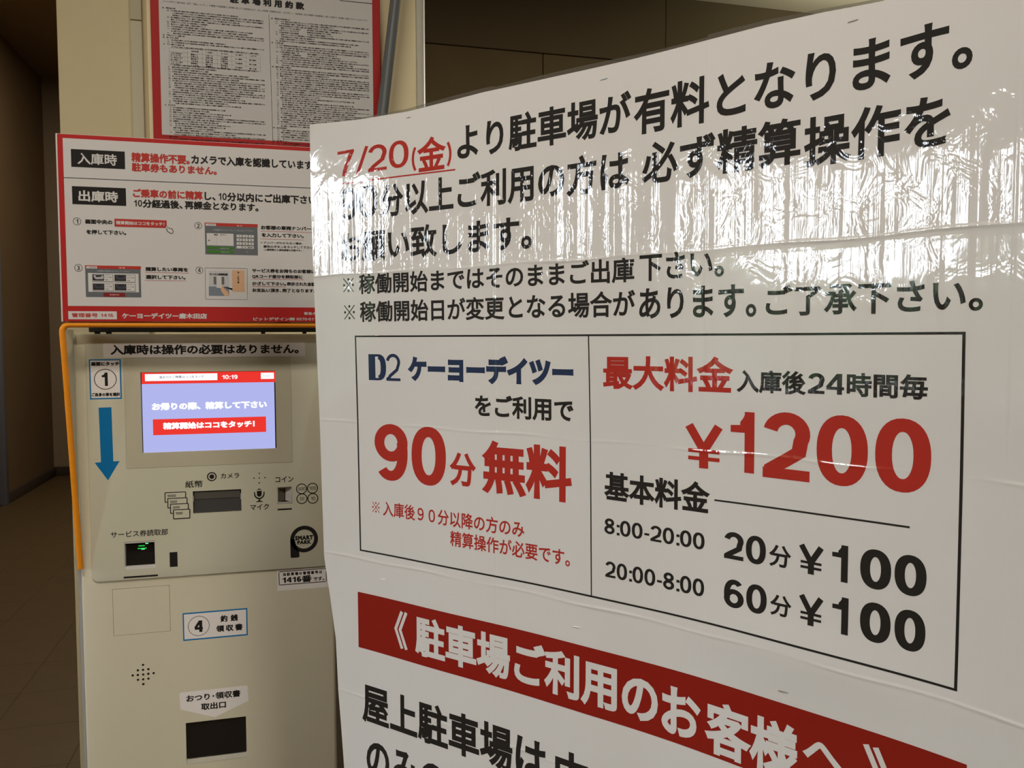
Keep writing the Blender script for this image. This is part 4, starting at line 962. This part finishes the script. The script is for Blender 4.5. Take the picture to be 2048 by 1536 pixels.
EDGE_Z = [.58, .8693, .9329, .9816, 1.0618, 1.122, 1.180, 1.3375, 1.5276, 1.7011, 1.82]; EDGE_S = [.126, .1178, .1130, .1089, .1054, .0955, .0845, .0797, .0736, .0694, .0694]
TOP_S = [.0, .0697, .1665, .252, .3743, .5739, .7368, .7926, .8438, 1.2]; TOP_Z = [1.8095, 1.8087, 1.8020, 1.7995, 1.8050, 1.8035, 1.8032, 1.8010, 1.7965, 1.792]
po = empty('price_poster', (.35, .9, .585), 'large wrinkled glossy white poster of parking prices with a red banner', 'poster')
def sheet(s0, s1, z0, z1, left=False, top=False, off=0, name='paper_sheet', m=None, thick=.0003):
    S1 = [s0]+lines_s(s0+1e-4, s1-1e-4)+[s1]; Z1 = [z0]+lines_z(z0+1e-4, z1-1e-4)+[z1]; s = []; z = []
    for zz in Z1:
        for i, ss in enumerate(S1):
            q = ss
            if left and i == 0: q = float(np.interp(zz, EDGE_Z, EDGE_S))
            zv = zz
            if top:
                tz = float(np.interp(q, TOP_S, TOP_Z)); zv = z0+(zz-z0)*(tz-z0)/(z1-z0) if zz > 1.62 else zz
                if zz > 1.62: zv = 1.62+(zz-1.62)*(tz-1.62)/(z1-1.62)
            s.append(q); z.append(zv)
    s = np.array(s); z = np.array(z); n = len(S1); F = []
    for j in range(len(Z1)-1):
        for i in range(n-1): a = j*n+i; F += [(a, a+1, a+n+1), (a, a+n+1, a+n)]
    F = np.array(F); P = place(s, z, off); N = len(P); Pb = place(s, z, off-thick)
    # thickness: rear copy and rim
    rim = [(j*n, (j+1)*n) for j in range(len(Z1)-1)]+[((j+1)*n+n-1, j*n+n-1) for j in range(len(Z1)-1)]+[(i+1, i) for i in range(n-1)]+[((len(Z1)-1)*n+i, (len(Z1)-1)*n+i+1) for i in range(n-1)]
    me = mesh_tri(name, P, F); o = link(name, me, po, m or PAPER); dress(me, s, z)
    return o
ztops = (1.81, 1.591, 1.382, 1.187, .985, .785)
SC = [.12, .393, .674, .955, 1.14]
for r_ in range(5):
    for c_ in range(4):
        sheet(SC[c_], SC[c_+1], ztops[r_+1], ztops[r_], left=(c_ == 0), top=(r_ == 0))
# clear film showing beyond the top of the paper
FILM = mat('clear_film', (.13, .12, .10), .10, spec=.6, alpha=.55)
def strip(name, s_list, zlo, zhi, m, off=0.0):
    s = np.array([v for q in s_list for v in (q, q)]); z = np.array([v for q in range(len(s_list)) for v in (zlo[q], zhi[q])]); n = len(s_list)
    F = [];
    for i in range(n-1): a = 2*i; F += [(a, a+2, a+3), (a, a+3, a+1)]
    me = mesh_tri(name, place(s, z, off), np.array(F)); o = link(name, me, po, m); dress(me, s, z); return o
for a, b in ((.0694, .393), (.393, .674), (.674, .955), (.955, 1.14)):
    ss = [a]+lines_s(a+.001, b-.001)+[b]; ss = [v for v in ss if v > .0693]
    zz = np.interp(ss, TOP_S, TOP_Z); w_ = [.0040+.0012*math.sin(v*21+a*9) for v in ss]; strip('film_edge', ss, zz-.0002, zz+np.array(w_)*np.clip((np.array(ss)-.10)/.1, .15, 1), FILM)
def put_lettering(V, T, s0, z0, s1, z1, m, name='text_line', off=.00014):
    V = fit(V, s0, z0, s1, z1); bm = bmesh.new(); vs = [bm.verts.new(tuple(v)) for v in V]
    for t in T:
        try: bm.faces.new([vs[i] for i in t])
        except ValueError: pass
    for q in lines_s(s0, s1): bmesh.ops.bisect_plane(bm, geom=bm.verts[:]+bm.edges[:]+bm.faces[:], plane_co=(q, 0, 0), plane_no=(1, 0, 0), dist=1e-7)
    for q in lines_z(z0, z1): bmesh.ops.bisect_plane(bm, geom=bm.verts[:]+bm.edges[:]+bm.faces[:], plane_co=(0, q, 0), plane_no=(0, 1, 0), dist=1e-7)
    bmesh.ops.triangulate(bm, faces=bm.faces[:]); bm.verts.index_update()
    A = np.array([tuple(v.co) for v in bm.verts]); F = np.array([[v.index for v in f.verts] for f in bm.faces]); bm.free()
    a, b, c = A[F[:, 0]], A[F[:, 1]], A[F[:, 2]]; cr = (b-a)[:, 0]*(c-a)[:, 1]-(b-a)[:, 1]*(c-a)[:, 0]; F[cr < 0] = F[cr < 0][:, ::-1]
    me = mesh_tri(name, place(A[:, 0], A[:, 1], off+A[:, 2]), F); o = link(name, me, po, m)
    if len(me.vertices) == len(A): dress(me, A[:, 0], A[:, 1])
    return o
for (txt, w, col, s0, s1, ks) in POSTER:
    zt = sum(k[1] for k in ks)/len(ks)/1e3; zb = sum(k[2] for k in ks)/len(ks)/1e3; nw = .165; c = col[0]
    if col in ('r1', 'k1'): nw = .195
    if col == 'nD': nw = .44
    if col == 'n2': nw = .12
    if txt == '7/20' or (txt == '90' and col == 'k'): nw = .135
    if txt == '(金)': nw = .13
    if txt == '90' and col == 'r': nw = .180
    if txt in ('20', '60', '24'): nw = .175
    if col == 'r1': nw = .185
    if txt == '¥': nw = .20
    V, T = layout(txt, w, nw, 4)
    put_lettering(V, T, s0/1e3, zb, s1/1e3, zt, POSTER_INK[c], off=.00026 if c == 'w' else .00014)
def band(name, pts, w, m, off=.00014):
    V, T = stroke([(x, z) for x, z in pts], w); V = np.array(V); s0, s1, z0, z1 = V[:, 0].min(), V[:, 0].max(), V[:, 1].min(), V[:, 1].max()
    return put_lettering(V, T, s0, z0, s1, z1, m, name, off)
K_ = POSTER_INK['k']; R_ = POSTER_INK['r']
band('price_box_line', [(.1540, 1.5035), (.9197, 1.5035)], .0022, K_); band('price_box_line', [(.1555, 1.1993), (.9200, 1.1993)], .0022, K_)
band('price_box_line', [(.1540, 1.5046), (.1552, 1.34), (.1566, 1.1982)], .0026, K_); band('price_box_line', [(.9192, 1.5046), (.9202, 1.1982)], .0026, K_)
band('price_box_line', [(.5275, 1.5035), (.5305, 1.35), (.5328, 1.1993)], .0016, K_)
band('rule_line', [(.6851, 1.3310), (.8787, 1.3326)], .0018, K_); band('red_underline', [(.1229, 1.7180), (.3313, 1.7152)], .0018, R_)
V, T = polyfan([(0, 0), (1, 0), (1, 1), (0, 1)]); V = np.array(V)
put_lettering(V, np.array(T), .1500, 1.0570, .9310, 1.1380, POSTER_INK['b'], 'red_banner')
# staples
STAP = mat('staple_wire', (.35, .34, .33), .3, metal=.8); STB = mat('bright_staple_wire', (.95, .95, .95), .3)
for s, z, w, m in ((.2555, 1.7915, .007, STAP), (.5480, 1.7890, .009, STAP), (.8190, 1.7860, .009, STAP), (.1960, 1.5045, .008, STB), (.1990, 1.1640, .008, STB), (.5130, 1.1585, .009, STB), (.7640, 1.1500, .010, STAP)):
    ss = np.array([s-w/2, s+w/2]); P = place(ss, np.array([z, z+.0005]), .0006); finish(tube_bm([tuple(p) for p in P], .0003, 6), 'staple', m, po)

# dark board and frame that carry the poster, standing on the floor behind it
st = empty('poster_stand', (.40, .9, 0), 'dark standing board behind the large white price poster', 'stand')
def back_board():
    ss = np.linspace(.15, 1.12, 30); bm = bmesh.new(); R4 = []
    for s in ss:
        q = [place(np.array([s]), np.array([1.2]), o_)[0] for o_ in (-.012, -.020)]
        R4.append([bm.verts.new((q[0][0], q[0][1], .60)), bm.verts.new((q[0][0], q[0][1], 1.785)), bm.verts.new((q[1][0], q[1][1], 1.785)), bm.verts.new((q[1][0], q[1][1], .60))])
    for i in range(len(R4)-1):
        for k in range(4): bm.faces.new((R4[i][k], R4[i+1][k], R4[i+1][(k+1) % 4], R4[i][(k+1) % 4]))
    bm.faces.new(R4[0]); bm.faces.new(R4[-1][::-1]); bmesh.ops.recalc_face_normals(bm, faces=bm.faces); return finish(bm, 'stand_board', STANDM, st, True)
back_board()
for s in (.22, .60, 1.05):
    p = place(np.array([s]), np.array([1.2]), -.032)[0]; finish(tube_bm([(p[0], p[1], .012), (p[0], p[1], 1.77)], .011, 12), 'leg', STEELD, st, True)
    box('stand_foot', p[0]-.05, p[0]+.05, p[1]-.05, p[1]+.05, 0, .014, STEELD, st, .003)
bpy.data.objects.remove(_fo)
# a clipped hedge and a few trees stand outside the shop front and show in the film's reflections
rh = random.Random(11)
bm = bmesh.new(); bmesh.ops.create_grid(bm, x_segments=90, y_segments=10, size=1)
for v in bm.verts: v.co = (-9.0+rh.uniform(-.10, .10)-.25*(v.co.y > .95), v.co.x*14, .02+(v.co.y+1)*1.08+(rh.uniform(-.10, .14) if v.co.y > .9 else 0))
hg = finish(bm, 'hedge', HEDGEM); tag(hg, 'dark clipped hedge outside the shop front glass', 'hedge', kind='stuff')
for i in range(6):
    y = -6.5+2.3*i; x = -7.2+rh.uniform(-.7, .7); r = rh.uniform(.07, .17)
    t = empty('tree', (x, y, 0), 'thin dark tree trunk outside the shop front glass', 'tree', 'trees outside the shop front')
    bm = tube_bm([(x, y, -.02), (x+.03, y+.03, 1.2), (x-.02, y+.08, 2.6), (x+.05, y+.02, 4.2)], r, 10)
    for v in bm.verts: k = 1-.12*v.co.z; v.co.x = x+(v.co.x-x)*k; v.co.y = y+(v.co.y-y)*k
    finish(bm, 'trunk', BARK, t, True)
    for q in range(3):
        a = rh.uniform(0, 6.28); z = rh.uniform(1.9, 3.0); finish(tube_bm([(x, y, z), (x+.5*math.cos(a), y+.5*math.sin(a), z+.6), (x+.8*math.cos(a), y+.9*math.sin(a), z+1.5)], r*.35, 8), 'branch', BARK, t, True)
